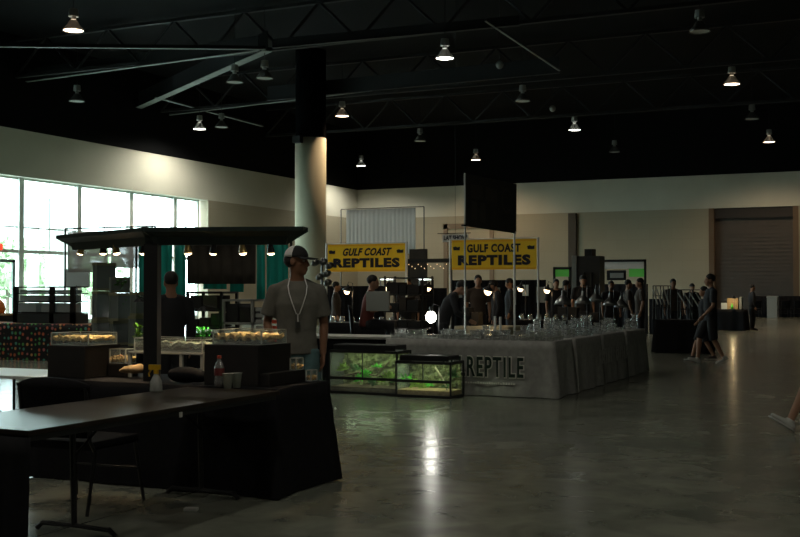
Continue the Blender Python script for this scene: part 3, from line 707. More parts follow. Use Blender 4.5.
o = cl2.build('table_skirt', 'black_cloth', smooth=True); o.modifiers.new('t', 'SOLIDIFY').thickness = .006
tag(o, 'black cloth skirt hanging from the near end of the brown folding table', 'tablecloth')

# chairs (padded black stacking chairs)
def chair(label, loc, rz, group='black padded chairs'):
    c = thing('stacking_chair', label, 'chair', loc, rz, group)
    MB().box(-.23, .23, -.22, .23, .43, .49, .02).build('seat', 'black_cloth', c)
    b = MB(); g = []
    for i in range(9):
        u = -1 + i / 4; row = []
        for k in range(7):
            v = k / 6; x = u * (.25 - .02 * (1 - v)); z = .52 + .40 * v; y = -.24 - .05 * v - .03 * (1 - u * u) - .0
            if v == 1: z -= .05 * abs(u) ** 3
            row.append(b.bm.verts.new((x, y, z)))
        g.append(row)
    for p, q in zip(g, g[1:]):
        for k in range(6): b.bm.faces.new((p[k], q[k], q[k + 1], p[k + 1]))
    o = b.build('backrest', 'black_cloth', c, smooth=True); o.modifiers.new('t', 'SOLIDIFY').thickness = .035
    for s in (1, -1):
        MB().tube([(s * .22, .20, .44), (s * .25, .25, .0 + .012)], .011).build('leg', 'blackmetal', c)
        MB().tube([(s * .235, -.28, .86), (s * .235, -.24, .5), (s * .24, -.20, .42), (s * .25, -.28, .012)], .011).build('leg', 'blackmetal', c)
    MB().tube([(-.235, .21, .25), (.235, .21, .25)], .007).build('stretcher', 'blackmetal', c)
    return c
chair('black padded stacking chair tucked beside the brown folding table', (-4.965, 5.72, 0), R(2)).scale = (1.12, 1.1, .94)
c = chair('black folding chair under the first yellow banner, the red-shirted person on it', (*W(366, 19.5), .0), RIGHT, None); c.scale = (1, 1, 1.25)

# paper on floor, bottle, cups, spray bottle
x, y = D(192, 510)
pm = MB().box(-.045, .045, -.03, .03, 0, .02, .006)
tag(pm.build('paper_scrap', 'paper', loc=(x, y, .001), rz=.4), 'small pale paper scrap on the floor under the brown table', 'paper')
def zt(px, py): x, y = D(px, py, .742); return (x, y, .743)
b = thing('soda_bottle', 'clear soda bottle with dark red label standing on the brown table', 'bottle', zt(219.5, 387.5))
MB().lathe([(0, 0), (.028, 0), (.034, .01), (.034, .05), (.031, .075), (.034, .10), (.034, .14), (.026, .165), (.013, .19), (.013, .205)], n=20).build('bottle_body', 'cup', b, smooth=True)
MB().lathe([(.0352, .085), (.0352, .135)], n=20).build('bottle_label', mat('dark_red_label', (.16, .03, .03), .5), b, smooth=True)
MB().lathe([(0, .222), (.015, .222), (.015, .203)], n=16).build('cap', 'red', b)
MB().lathe([(0, .004), (.026, .004), (.030, .05), (0, .05)], n=16).build('soda', mat('dark_cola', (.03, .01, .008), .2), b)
for (px, py, l) in ((228, 388.5, 'frosted plastic cup next to the soda bottle'), (237, 388, 'frosted plastic cup, outer of the pair, away from the bottle')):
    cu = MB().lathe([(0, .002), (.026, .002), (.037, .105), (.039, .105), (.039, .102), (.036, .102), (.0255, .004)], n=20).build('plastic_cup', 'frost', loc=zt(px, py), smooth=True)
    tag(cu, l, 'cup', 'frosted cups on the brown table')
x, y = D(154, 391.5, .742); sb = thing('spray_bottle', 'white spray bottle with yellow trigger standing at the brown table edge', 'bottle', (TX0 + .045, y, .743), R(20))
MB().lathe([(0, 0), (.04, 0), (.042, .01), (.038, .07), (.018, .11), (.014, .125), (0, .125)], n=20).build('bottle_body', 'frost', sb, smooth=True)
MB().cyl((0, 0, .12), (0, 0, .145), .018).box(-.05, .03, -.012, .012, .145, .18, .004).tube([(-.035, 0, .145), (-.05, 0, .12), (-.045, 0, .10)], .006).build('trigger', 'yellow_plastic', sb)

# ================================================================ DISPLAYS ON THE BLACK CLOTH
def tank(label, X0, X1, Y0, Y1, z, h, fill='sawdust', lvl=.42, rocks=4, group='clear display tanks', seed=0):
    rnd = random.Random(seed)
    cx, cy = (X0 + X1) / 2, (Y0 + Y1) / 2; hw, hd = (X1 - X0) / 2, (Y1 - Y0) / 2; th = .003
    t = thing('display_tank', label, 'display tank', (cx, cy, z), 0, group)
    MB().box(-hw, hw, -hd, -hd + th, 0, h).box(-hw, hw, hd - th, hd, 0, h).box(-hw, -hw + th, -hd, hd, 0, h).box(hw - th, hw, -hd, hd, 0, h).build('panes', 'acrylic', t)
    e = .004; fm = MB()
    for sx in (-1, 1):
        for sy in (-1, 1): fm.box(sx * hw - e, sx * hw + e, sy * hd - e, sy * hd + e, 0, h)
    for zz in (0.002, h):
        fm.box(-hw, hw, -hd - e, -hd + e, zz - e * .6, zz + e * .6).box(-hw, hw, hd - e, hd + e, zz - e * .6, zz + e * .6).box(-hw - e, -hw + e, -hd, hd, zz - e * .6, zz + e * .6).box(hw - e, hw + e, -hd, hd, zz - e * .6, zz + e * .6)
    fm.build('edge_frame', M['pale_edge'], t)
    bm = bmesh.new(); nx, ny = 20, 8; g = {}
    for i in range(nx + 1):
        for k in range(ny + 1):
            g[i, k] = bm.verts.new((-hw + .006 + (2 * hw - .012) * i / nx, -hd + .006 + (2 * hd - .012) * k / ny, h * lvl * (1 + .35 * math.sin(i * 1.7 + seed) * math.cos(k * 1.1) + rnd.uniform(-.15, .15))))
    for i in range(nx):
        for k in range(ny): bm.faces.new((g[i, k], g[i + 1, k], g[i + 1, k + 1], g[i, k + 1]))
    mb = MB(); mb.bm.free(); mb.bm = bm; o = mb.build('bedding', fill, t); o.modifiers.new('t', 'SOLIDIFY').thickness = h * lvl * .6; 
    for q in range(rocks):
        x = -hw * .8 + 1.6 * hw * (q + .5) / rocks + rnd.uniform(-.02, .02); s = min(.04, hw * .28) * rnd.uniform(.7, 1.1)
        MB().ell((x, rnd.uniform(-hd * .5, hd * .5), h * lvl * 1.25), (s, s * .8, s * .42), u=8, v=6).build('hide_rock', rnd.choice(['rock', 'rock', 'wood']), t)
    return t
M['pale_edge'] = mat('pale_acrylic_edge', (.42, .44, .41), .3)
def dbox(label, X0, X1, Y0, Y1, z, h, m='dark_box'):
    o = MB().box(-(X1 - X0) / 2, (X1 - X0) / 2, -(Y1 - Y0) / 2, (Y1 - Y0) / 2, 0, h, .006).build('display_riser', m, loc=((X0 + X1) / 2, (Y0 + Y1) / 2, z))
    return tag(o, label, 'display riser')
YA = 6.60
ax0, ax1 = onY(48, YA), onYb(121, YA, .42)
dbox('dark brown riser box at the left end of the black cloth, carrying a long tank', ax0, ax1, YA, YA + .42, TZ + .002, .245)
tank('long sawdust-bedded display tank on the left-hand dark riser box', onY(49, YA), onYb(117, YA, .36), YA + .03, YA + .36, TZ + .25, .092, seed=1, rocks=5)
YBx = 6.56
bx0, bx1 = onY(204.5, YBx), onYb(291, YBx, .45)
dbox('large dark riser box behind the soda bottle and cups', bx0, bx1, YBx, YBx + .45, TZ + .002, .285)
tank('long sawdust-bedded display tank nearest the man in the cap', onY(211, YBx), onYb(286, YBx, .36), YBx + .03, YBx + .36, TZ + .29, .10, seed=2, rocks=6)
sx1 = onYb(305.5, YBx, .52)
dbox('low dark step box at the right end of the black cloth', bx1 + .006, sx1, YBx + .02, YBx + .52, TZ + .002, .090)
tank('small tank on the low step box', onY(290.5, 6.93), onYb(303, 6.93, .1), 6.93, 7.03, TZ + .095, .085, seed=3, rocks=1)
tank('smallest sawdust tank standing on the black cloth beside the step box', onY(306.5, 7.10), onYb(317, 7.10, .09), 7.10, 7.19, TZ + .003, .08, seed=4, rocks=1)
# grey riser with tank
YR = 6.86
rx0, rx1 = onY(128, YR), onY(203, YR)
rx1 = min(rx1, bx0 - .012)
rt = thing('display_stand', 'pale grey legged stand between the two dark riser boxes', 'stand', ((rx0 + rx1) / 2, YR + .15, TZ + .002)); hw = (rx1 - rx0) / 2
MB().box(-hw, hw, -.15, .15, .185, .2, .003).build('shelf', 'greybin', rt)
for sx in (-hw + .012, hw * .42, hw - .012):
    for sy in (-.135, .135): MB().box(sx - .012, sx + .012, sy - .012, sy + .012, 0, .185).build('leg', 'greybin', rt)
tank('pebble-filled display tank on the pale grey stand', onY(134, YR), rx1 - .01, YR + .01, YR + .28, TZ + .204, .10, fill='pebble', seed=5, rocks=4)
tank('small pebble tank under the pale grey stand', rx1 - .15, rx1 - .03, YR + .02, YR + .10, TZ + .003, .075, fill='pebble', seed=6, rocks=1)
dbox('small dark block between the left riser box and the grey stand', ax1 + .02, rx0 - .015, YR - .02, YR + .15, TZ + .002, .10) if rx0 - ax1 > .08 else None
tank('small sawdust tank on the dark block beside the left riser box', ax1 + .025, rx0 - .02, YR, YR + .12, TZ + .105, .11, seed=7, rocks=1) if rx0 - ax1 > .08 else None
# cloth heap, black bag
x, y = D(133, 379, .76)
b = MB(); b.ell((0, 0, .03), (.09, .05, .035)).ell((-.06, 0, .025), (.05, .04, .03)).ell((.05, .01, .045), (.04, .035, .03)).ell((-.10, .0, .015), (.04, .025, .018))
tag(remeshed(b, 'crumpled_cloth', 'tan', None, .012, 3), 'crumpled tan cloth lying beside the left riser box', 'cloth'); o = bpy.data.objects['crumpled_cloth']; o.location = (onY(134, 6.80), 6.80, TZ + .04)
b = MB(); b.ell((0, 0, .05), (.15, .08, .06)).ell((.1, .02, .04), (.1, .07, .045)); tag(remeshed(b, 'shoulder_bag', 'black_cloth', None, .014, 3), 'soft black bag lying in front of the pale grey stand', 'bag'); bpy.data.objects['shoulder_bag'].location = (onY(187, 6.62), 6.60, TZ + .012)

# ================================================================ PERGOLA HEADER WITH SPOTS
PD = 8.22; PP = W(152.5, PD); ztop = Zt(228, PD); zbot = ztop - .128
g = thing('display_pergola', 'dark green wooden pergola header on a thick post with small spot lamps', 'display frame', (PP[0], PP[1], 0))
MB().box(-.052, .052, -.052, .052, TZ + .003, zbot + .01, .006).build('post', 'black', g, rz=R(20))
def arm(px, d, sgn):
    e = W(px, d); L = math.hypot(e[0] - PP[0], e[1] - PP[1]); ang = math.atan2(e[1] - PP[1], e[0] - PP[0])
    cb = MB(); bm = cb.bm
    prof = [(-.02, zbot), (-.03, zbot + .06), (-.09, ztop - .035), (-.10, ztop - .03), (-.10, ztop), (.08, ztop), (.08, ztop - .03), (.04, zbot)]
    ins = [0.15, .13, .03, 0, 0, 0, 0, .15]
    A = [bm.verts.new((-.05, y, z)) for (y, z) in prof]; B = [bm.verts.new((L - i_, y, z)) for (y, z), i_ in zip(prof, ins)]
    for i in range(8): bm.faces.new((A[i], A[(i + 1) % 8], B[(i + 1) % 8], B[i]))
    bm.faces.new(A[::-1]); bm.faces.new(B)
    if sgn < 0:
        for v in bm.verts: v.co.y = -v.co.y
    o = cb.build('header_beam', 'header', g, rz=ang)
    return e
ea = arm(67, 9.37, -1); eb = arm(306, 8.10, 1)
for i, px in enumerate((80, 103, 116.5, 143, 188, 213, 243, 271)):
    e, pe, de = (ea, 67, 9.37) if i < 4 else (eb, 306, 8.10)
    lo_, hi_ = 0.0, 1.0
    for _ in range(30):
        u = (lo_ + hi_) / 2; X = PP[0] + (e[0] - PP[0]) * u; Yp = PP[1] + (e[1] - PP[1]) * u
        cx_ = 400 + F * (CY * X + SY * Yp) / depth(X, Yp)
        if (cx_ - px) * (pe - 152.5) < 0: lo_ = u
        else: hi_ = u
    zz = Zt(253.5, depth(X, Yp)); X -= PP[0]; Yl = Yp - PP[1]; tilt = [18, 0, -12, 5, -6, 8, -8, -4][i]
    HMx = Matrix.Rotation(R(tilt), 3, 'Y')
    sp = MB().cyl((X, Yl, zbot), (X, Yl, zz + .07), .006, n=6).lathe([(.0, .075), (.018, .072), (.02, .05), (.026, .03), (.030, .0), (.027, .0)], (X, Yl, zz), 14, HMx).build('spot_lamp', 'blackmetal' if i % 2 else 'brassy', g)
    MB().ell((X, Yl, zz + .002), (.027, .027, .016), HMx, 12, 8).build('bulb', 'spotbulb', sp, smooth=True)
    tgt = V((onY(px - 2, 6.80), 6.80, 1.0)) - V((X + PP[0], Yp, zz))
    light('spot_light', 'SPOT', (X, Yl, zz - .035), SPOT_W, (1, .72, .42), g, .012, 62, 1.0, tgt)

# ================================================================ BOOTH BEHIND THE PERGOLA
def pipe_frame(name, label, X0, X1, Y, z1, m='chrome', r=.02):
    t = thing(name, label, 'drape stand', (X0, Y, 0)); L = X1 - X0
    MB().cyl((0, 0, 0), (0, 0, z1), r, n=10).build('pole', m, t); MB().cyl((L, 0, 0), (L, 0, z1), r, n=10).build('pole', m, t)
    MB().cyl((0, 0, z1), (L, 0, z1), r * .8, n=10).build('crossbar', m, t)
    for x in (0, L): MB().box(x - .2, x + .2, -.2, .2, 0, .012).build('base_plate', m, t)
    return t
def drape(label, X0, X1, Y, z0, z1, m, amp=.03, pleat=.11, name='curtain', cat='curtain', group=None, th=.006, taper=0, zl=None):
    bm = bmesh.new(); n = max(8, int((X1 - X0) / pleat * 6)); g = []
    for i in range(n + 1):
        u = i / n; x = X0 + (X1 - X0) * u; w = math.sin(u * (X1 - X0) / pleat * 2 * PI + math.sin(u * 7) * 1.2)
        zz = z0 if zl is None else zl(u)
        g.append([bm.verts.new((x, Y + w * amp * (.5 + .5 * k / 4), z1 + (zz - z1) * k / 4)) for k in range(5)])
    for a, b in zip(g, g[1:]):
        for k in range(4): bm.faces.new((a[k], b[k], b[k + 1], a[k + 1]))
    mb = MB(); mb.bm.free(); mb.bm = bm; o = mb.build(name, m, smooth=True); s = o.modifiers.new('t', 'SOLIDIFY'); s.thickness = th
    return tag(o, label, cat, group)
CYY = 15.2
pipe_frame('drape_stand', 'pipe stand carrying the teal curtains behind the booth', onY(136, CYY), onY(291, CYY), CYY, Zt(238, depth(onY(210, CYY), CYY)), 'blackmetal')
dd = depth(onY(210, CYY), CYY)
for (a, b, z0, l) in ((138, 148.5, 268, 'narrow teal curtain left of the thick pergola post'), (157, 172, 274, 'teal curtain just right of the thick pergola post'), (174, 185, 268, 'teal curtain second to the right of the thick post'), (256, 263.5, 275, 'narrow teal curtain strip left of the man in the cap'), (266, 287, 262, 'wider teal curtain behind the man in the cap')):
    drape(l, onY(a, CYY), onY(b, CYY), CYY + .02, Zt(300, dd), Zt(239, dd), 'teal', .03, .12, group='teal curtains')
drape('dark brown curtain hanging between the teal ones', onY(186, CYY), onY(255, CYY), CYY + .03, Zt(284, dd), Zt(239, dd), 'brown_panel', .02, .2)
drape('low teal cloth glowing under the dark brown curtain', onY(199, CYY), onY(222, CYY), CYY + .12, Zt(289, dd), Zt(240, dd), 'teal', .02, .15)
drape('teal cloth triangle beside the low teal cloth', onY(226, CYY), onY(240, CYY), CYY + .12, Zt(292, dd), Zt(240, dd), 'teal', .02, .15)
# grey translucent shade in front of the windows
GY = 22.0; gx0, gx1 = onY(65, GY), onY(155, GY); gd = depth((gx0 + gx1) / 2, GY)
pipe_frame('drape_stand', 'thin silver pipe stand holding the grey shades before the windows', gx0, gx1, GY, Zt(227.5, gd), 'chrome', .028)
drape('grey translucent shade hanging before the windows, left one', gx0 + .05, onY(107, GY), GY + .04, Zt(272, gd), Zt(230.5, gd), 'grey_screen', .012, .8, 'window_shade', 'shade')
drape('grey translucent shade hanging before the windows, right one', onY(110, GY), gx1 - .3, GY + .04, Zt(268, gd), Zt(230.5, gd), 'grey_screen', .012, .8, 'window_shade', 'shade')
x, z = PL(76.5, 278, 24)
o = tag(MB().box(-.45, .45, 0, .03, -.25, .25).build('hanging_sign', 'greybin', loc=(x, 24, z)), 'blank pale grey board standing under the left shade', 'board'); 
MB().cyl((0, .015, -z), (0, .015, -.2), .02, n=8).build('sign_stand', 'blackmetal', o)

# rack of pale plastic boxes
rk0, rk1 = onY(13, PY + .2), onY(88, PY + .6); rd = depth((rk0 + rk1) / 2, PY + .3)
rz0 = TZ + .003; zr = Zt(286.5, rd)
rk = thing('storage_rack', 'black shelving rack with pale plastic boxes on the dotted tablecloth', 'rack', (rk0, PY + .2, rz0)); L = rk1 - rk0; hh = zr - rz0
lv = [0.0, .20, .46, .66, .86]; hs = [v * hh for v in (0, .30, .60, .82, 1.0)]
for k in (1, 2, 3, 4): MB().box(0, L, 0, .42, hs[k] - .025, hs[k]).build('shelf', 'blackmetal', rk)
MB().box(0, L, 0, .42, 0, hs[1] - .03).build('drawer_base', mat('dark_slate_box', (.03, .038, .042), .6), rk)
for x in (0, L * .60, L * .93): MB().box(x, x + L * .07, 0, .05, 0, hh).build('upright', 'blackmetal', rk)
boxes = [(0.07, .37, 1), (.45, .59, 1), (.70, .92, 1), (.10, .57, 2), (.70, .92, 2), (.10, .57, 3), (.70, .92, 3)]
for k, (a, b, s) in enumerate(boxes):
    hgt = (hs[s + 1] - hs[s]) * (.8, .7, .45)[s - 1]
    o = tag(MB().box(0, (b - a) * L, 0, .34, 0, hgt, .01).build('storage_box', 'screen', loc=(rk0 + a * L, PY + .23, rz0 + hs[s] + .003)), ['wide pale plastic box at the left of the lowest rack shelf', 'small pale box in the middle of the lowest rack shelf', 'pale box at the right of the lowest rack shelf', 'long pale box on the middle rack shelf', 'shorter pale box on the middle rack shelf', 'long low pale box on the top rack level', 'short low pale box on the top rack level'][k], 'storage box', 'pale boxes in the rack')
# counter and orange item far left
y = PY + 1.3; x = onY(-4, y)
ct = thing('side_counter', 'low black counter with pale top at the left picture edge', 'counter', (x, y, 0)); MB().box(-.6, .30, 0, .6, 0, .86).build('cabinet_body', 'black', ct); MB().box(-.62, .32, -.02, .62, .86, .90).build('countertop', 'tan', ct)
b = MB().lathe([(0, 0), (.12, 0), (.15, .1), (.12, .22), (.05, .3), (0, .3)], n=16); tag(b.build('orange_jug', 'orange', loc=(onY(-1, y + .15), y + .15, .903), smooth=True), 'orange jug on the low counter at the picture edge', 'jug')
# exit sign above door
yy = onX(-1, XL); t = thing('exit_sign', 'small red lit exit sign over the glass entrance door', 'sign', (XL - .1, yy, 3.05)); MB().box(-.03, .03, -.25, .25, -.12, .12).build('sign_face', 'exit', t); MB().box(-.02, .02, -.03, .03, .12, BAND - 3.05).build('stem', 'blackmetal', t)
# white folding table left
wx0, wx1 = -7.9, -6.16
wt = thing('folding_table', 'white-topped folding table with black crossed legs left of the riser boxes', 'table', ((wx0 + wx1) / 2, 6.92, 0)); hw = (wx1 - wx0) / 2
MB().box(-hw, hw, -.33, .33, .72, .745, .004).build('tabletop', 'table_white', wt)
for x in (-hw + .1, .02, hw - .08):
    for yy in (-.28, .28): MB().cyl((x, yy, 0), (x, yy, .72), .012, n=8).build('leg', 'blackmetal', wt)
MB().tube([(.02, -.28, .62), (hw - .08, -.28, .30)], .009).tube([(.02, -.28, .30), (-hw + .1, -.28, .62)], .009).build('cross_brace', 'blackmetal', wt)

# clear display cages stack
def cage(label, px0, px1, y1, y0, Y, dep=.34, top='edge_y', plant=True, z=None):
    X0, X1 = onY(px0, Y), onYb(px1, Y, dep * .6); d = depth((X0 + X1) / 2, Y); zb = Zt(y0, d) if z is None else z; h = Zt(y1, d) - zb
    t = thing('display_cage', label, 'display cage', ((X0 + X1) / 2, Y + dep / 2, zb), 0, 'clear cages stacked at the booth'); hw, hd = (X1 - X0) / 2, dep / 2
    MB().box(-hw, hw, -hd, -hd + .004, .03, h - .03).box(-hw, hw, hd - .004, hd, .03, h - .03).box(-hw, -hw + .004, -hd, hd, .03, h - .03).box(hw - .004, hw, -hd, hd, .03, h - .03).build('panes', M['cage_pane'], t)
    for sx in (-1, 1):
        for sy in (-1, 1): MB().box(sx * hw - .008, sx * hw + .008, sy * hd - .008, sy * hd + .008, .0, h).build('corner_post', M['cage_post'], t)
    MB().box(-hw - .012, hw + .012, -hd - .012, hd + .012, h - .035, h).build('lid', M['cage_lid'], t); MB().box(-hw - .01, hw + .01, -hd - .01, hd + .01, 0, .03).build('tray', M['cage_lid'], t)
    if plant:
        rnd = random.Random(int(px0)); b = MB()
        for _ in range(14): b.ell((rnd.uniform(-hw * .7, hw * .7), rnd.uniform(-hd * .6, hd * .6), rnd.uniform(.1, h * .8)), (.035, .03, .012), Matrix.Rotation(rnd.uniform(-1, 1), 3, 'Y'), 8, 6)
        b.tube([(0, 0, .03), (.03, .02, h * .5), (-.03, 0, h * .85)], .006); b.build('foliage', 'dgreen', t)
    return t, zb + h
M['cage_pane'] = clear('hazy_cage_pane', (.30, .35, .34), .06, .1, .45)
M['cage_lid'] = mat('olive_cage_lid', (.22, .22, .13), .6); M['cage_post'] = mat('grey_cage_post', (.15, .18, .17), .4)
CG = TB7[2] + .12
_, z1 = cage('bottom clear cage of the tall stack left of the pergola post', 93, 108, 320, 333, CG, z=TZ + .003, plant=False)
_, z2 = cage('middle clear cage of the tall stack left of the pergola post', 93, 108, 291, 320, CG, z=z1 + .002, plant=False)
_, z3 = cage('top clear cage of the tall stack, with the olive lid highest', 93.5, 107.5, 262.5, 291, CG, z=z2 + .002, plant=False)
_, za = cage('bottom cage of the second stack beside the tall one', 111, 124, 321, 333, CG, z=TZ + .003, plant=False)
_, zb_ = cage('wide dark planted cage on the second stack', 110, 129, 293, 320, CG, z=za + .002)
_, zc_ = cage('small upper cage with olive lid on the second stack', 111, 121, 277, 292, CG, z=zb_ + .002)
_, zd_ = cage('lower planted cage next to the pergola post', 129.5, 146, 316, 335, CG, z=TZ + .003)
_, ze_ = cage('upper dark planted cage next to the pergola post', 131, 147, 292, 312, CG, z=zd_ + .002)
x, z = PL(140, 326, CG + .15)
def plant(label, X, Y, z, r, h, m, n=26, seed=1, name='small_plant', leafw=.35):
    rnd = random.Random(seed); b = MB(); t = thing(name, label, 'plant', (X, Y, z)); s = MB()
    for k in range(n):
        a = rnd.uniform(0, 2 * PI); rr = r * rnd.uniform(.3, 1); hh = h * rnd.uniform(.4, 1); p0 = V((0, 0, 0)); p1 = V((math.cos(a) * rr * .5, math.sin(a) * rr * .5, hh * .8)); p2 = V((math.cos(a) * rr, math.sin(a) * rr, hh))
        s.tube([p0, p1], r * .02, 5)
        sd = V((-math.sin(a), math.cos(a), 0)) * r * leafw * .5; q = [b.bm.verts.new(p) for p in (p1, p1.lerp(p2, .5) + sd + V((0, 0, r * .06)), p2 - V((0, 0, r * .15)), p1.lerp(p2, .5) - sd + V((0, 0, r * .06)))]; b.bm.faces.new(q)
    b.build('leaves', m, t); s.build('stems', 'dgreen', t); return t
tag(MB().lathe([(0, 0), (.07, 0), (.09, .06), (0, .06)], n=16).build('plant_pot', 'black', loc=(onY(203, TB6[2] + .2), TB6[2] + .2, TZ + .003)), 'black pot under the glowing green plant on the booth table', 'pot')
plant('bright green potted plant glowing on the booth table behind the post', onY(203, TB6[2] + .2), TB6[2] + .2, TZ + .065, .13, .20, 'green', 40, 3, leafw=.5)
o = light('grow_light', 'SPOT', (onY(203, TB6[2] + .2), TB6[2] + .2, TZ + .46), 9, (.7, 1, .6), None, .03, 60, .5, (0, 0, -1))
gl = thing('grow_lamp', 'small grow lamp fixed over the glowing green plant', 'lamp', (onY(203, TB6[2] + .2), TB6[2] + .2, TZ + .003)); MB().lathe([(.02, .48), (.07, .43), (.066, .43), (.016, .475)], n=16).build('lamp_shade', 'blackmetal', gl); MB().tube([(.16, .1, 0), (.16, .1, .45), (0, 0, .5), (0, 0, .47)], .008).build('stand', 'blackmetal', gl)
plant('bright green plant lit beside the pergola post in the lower cage row', onY(141, CG - .06), CG - .10, TZ + .003, .09, .30, 'green2', 40, 4, leafw=.5)
light('grow_light', 'SPOT', (onY(141, CG - .06), CG - .10, TZ + .52), 4, (.75, 1, .5), None, .02, 50, .5, (0, 0, -1))
gl = thing('grow_lamp', 'clip grow lamp above the plant next to the pergola post', 'lamp', (onY(141, CG - .06), CG - .1, TZ + .003)); MB().lathe([(.02, .58), (.07, .53), (.066, .53), (.016, .575)], n=16).build('lamp_shade', 'blackmetal', gl); MB().tube([(.1, 0, 0), (.1, 0, .56), (0, 0, .6), (0, 0, .57)], .007).build('stand', 'blackmetal', gl)

# dark shelving inside booth
def shelf_unit(label, px0, px1, ytop, Y, dep, levels, z0=0.0, m='blackmetal', name='shelf_unit', fill='black', seed=0):
    X0, X1 = onY(px0, Y), onY(px1, Y); d = depth((X0 + X1) / 2, Y); h = Zt(ytop, d) - z0; rnd = random.Random(seed)
    t = thing(name, label, 'shelf unit', (X0, Y, z0)); L = X1 - X0
    for k in range(levels + 1): MB().box(0, L, 0, dep, h * k / levels * .97 + .0, h * k / levels * .97 + .025).build('shelf', m, t)
    for x in (0, L - .03):
        for y in (0, dep - .03): MB().box(x, x + .03, y, y + .03, 0, h).build('upright', m, t)
    for k in range(levels):
        x = .04
        while x < L - .15:
            wd = rnd.uniform(.12, .28); hh = (h / levels) * rnd.uniform(.4, .8); wd = min(wd, L - .04 - x)
            o = tag(MB().box(0, wd - .02, .03, dep - .05, 0, hh, .006).build('tub', [fill, 'dark_box', 'brown_panel'][rnd.randrange(3)], loc=(X0 + x, Y, z0 + h * k / levels * .97 + .028)), 'dark plastic tub among those filling the ' + label.split(',')[0], 'tub', 'tubs in the ' + label.split(',')[0]); x += wd
    return t
shelf_unit('black booth shelf, under the dark brown curtain', 186, 222, 292, TB6[2] + .35, .35, 3, TZ + .003, seed=3)
shelf_unit('grey-framed booth shelf, left of the man in the cap', 222, 253, 300, TB6[2] + .35, .35, 2, TZ + .003, m='greybin', seed=4)
shelf_unit('tall black shelf, in the dark middle of the hall', 384, 423, 276, 19.4, .5, 5, 0, seed=5)
# red and white spinner rack next to the man
X, _ = PL(262, 320, 8.9); t = thing('peg_rack', 'narrow wire rack of red and white packets beside the man in the cap', 'rack', (X, 9.0, 0)); d_ = depth(X, 9.0)
MB().cyl((0, 0, 0), (0, 0, Zt(304, d_)), .012).box(-.15, .15, -.15, .15, 0, .02).build('pole', 'chrome', t)
for k in range(6):
    zz = Zt(309 + k * 6, d_)
    for s in (-1, 1): MB().box(s * .065 - .05, s * .065 + .05, -.03, .0, zz - .022, zz + .012, .003).build('packet', ['red', 'whiteprint', 'red'][k % 3] if s > 0 else 'greybin', t)
# dome lamps on pole right of the man
X, _ = PL(322, 300, 11.6); d_ = depth(X, 11.6)
t = thing('lamp_tree', 'pole stand with shiny metal dome lamps beside the man in the cap', 'lamp stand', (X, 11.6, 0)); MB().cyl((0, 0, 0), (0, 0, Zt(258, d_)), .012).lathe([(0, .03), (.16, .02), (.18, 0)], n=16).build('pole', 'chrome', t)
for (px, py) in ((317, 263), (326, 262), (333, 266), (330, 274), (322, 277), (331, 283)):
    x = (px - 322) / F * d_; zz = Zt(py, d_); q = MB().lathe([(.01, .04), (.035, .03), (.055, 0), (.052, 0)], (x, -.05, zz), 14, Matrix.Rotation(R(50), 3, 'X')).tube([(x, -.04, zz + .02), (0, 0, zz + .02)], .006).build('dome_lamp', 'chrome', t, smooth=True)

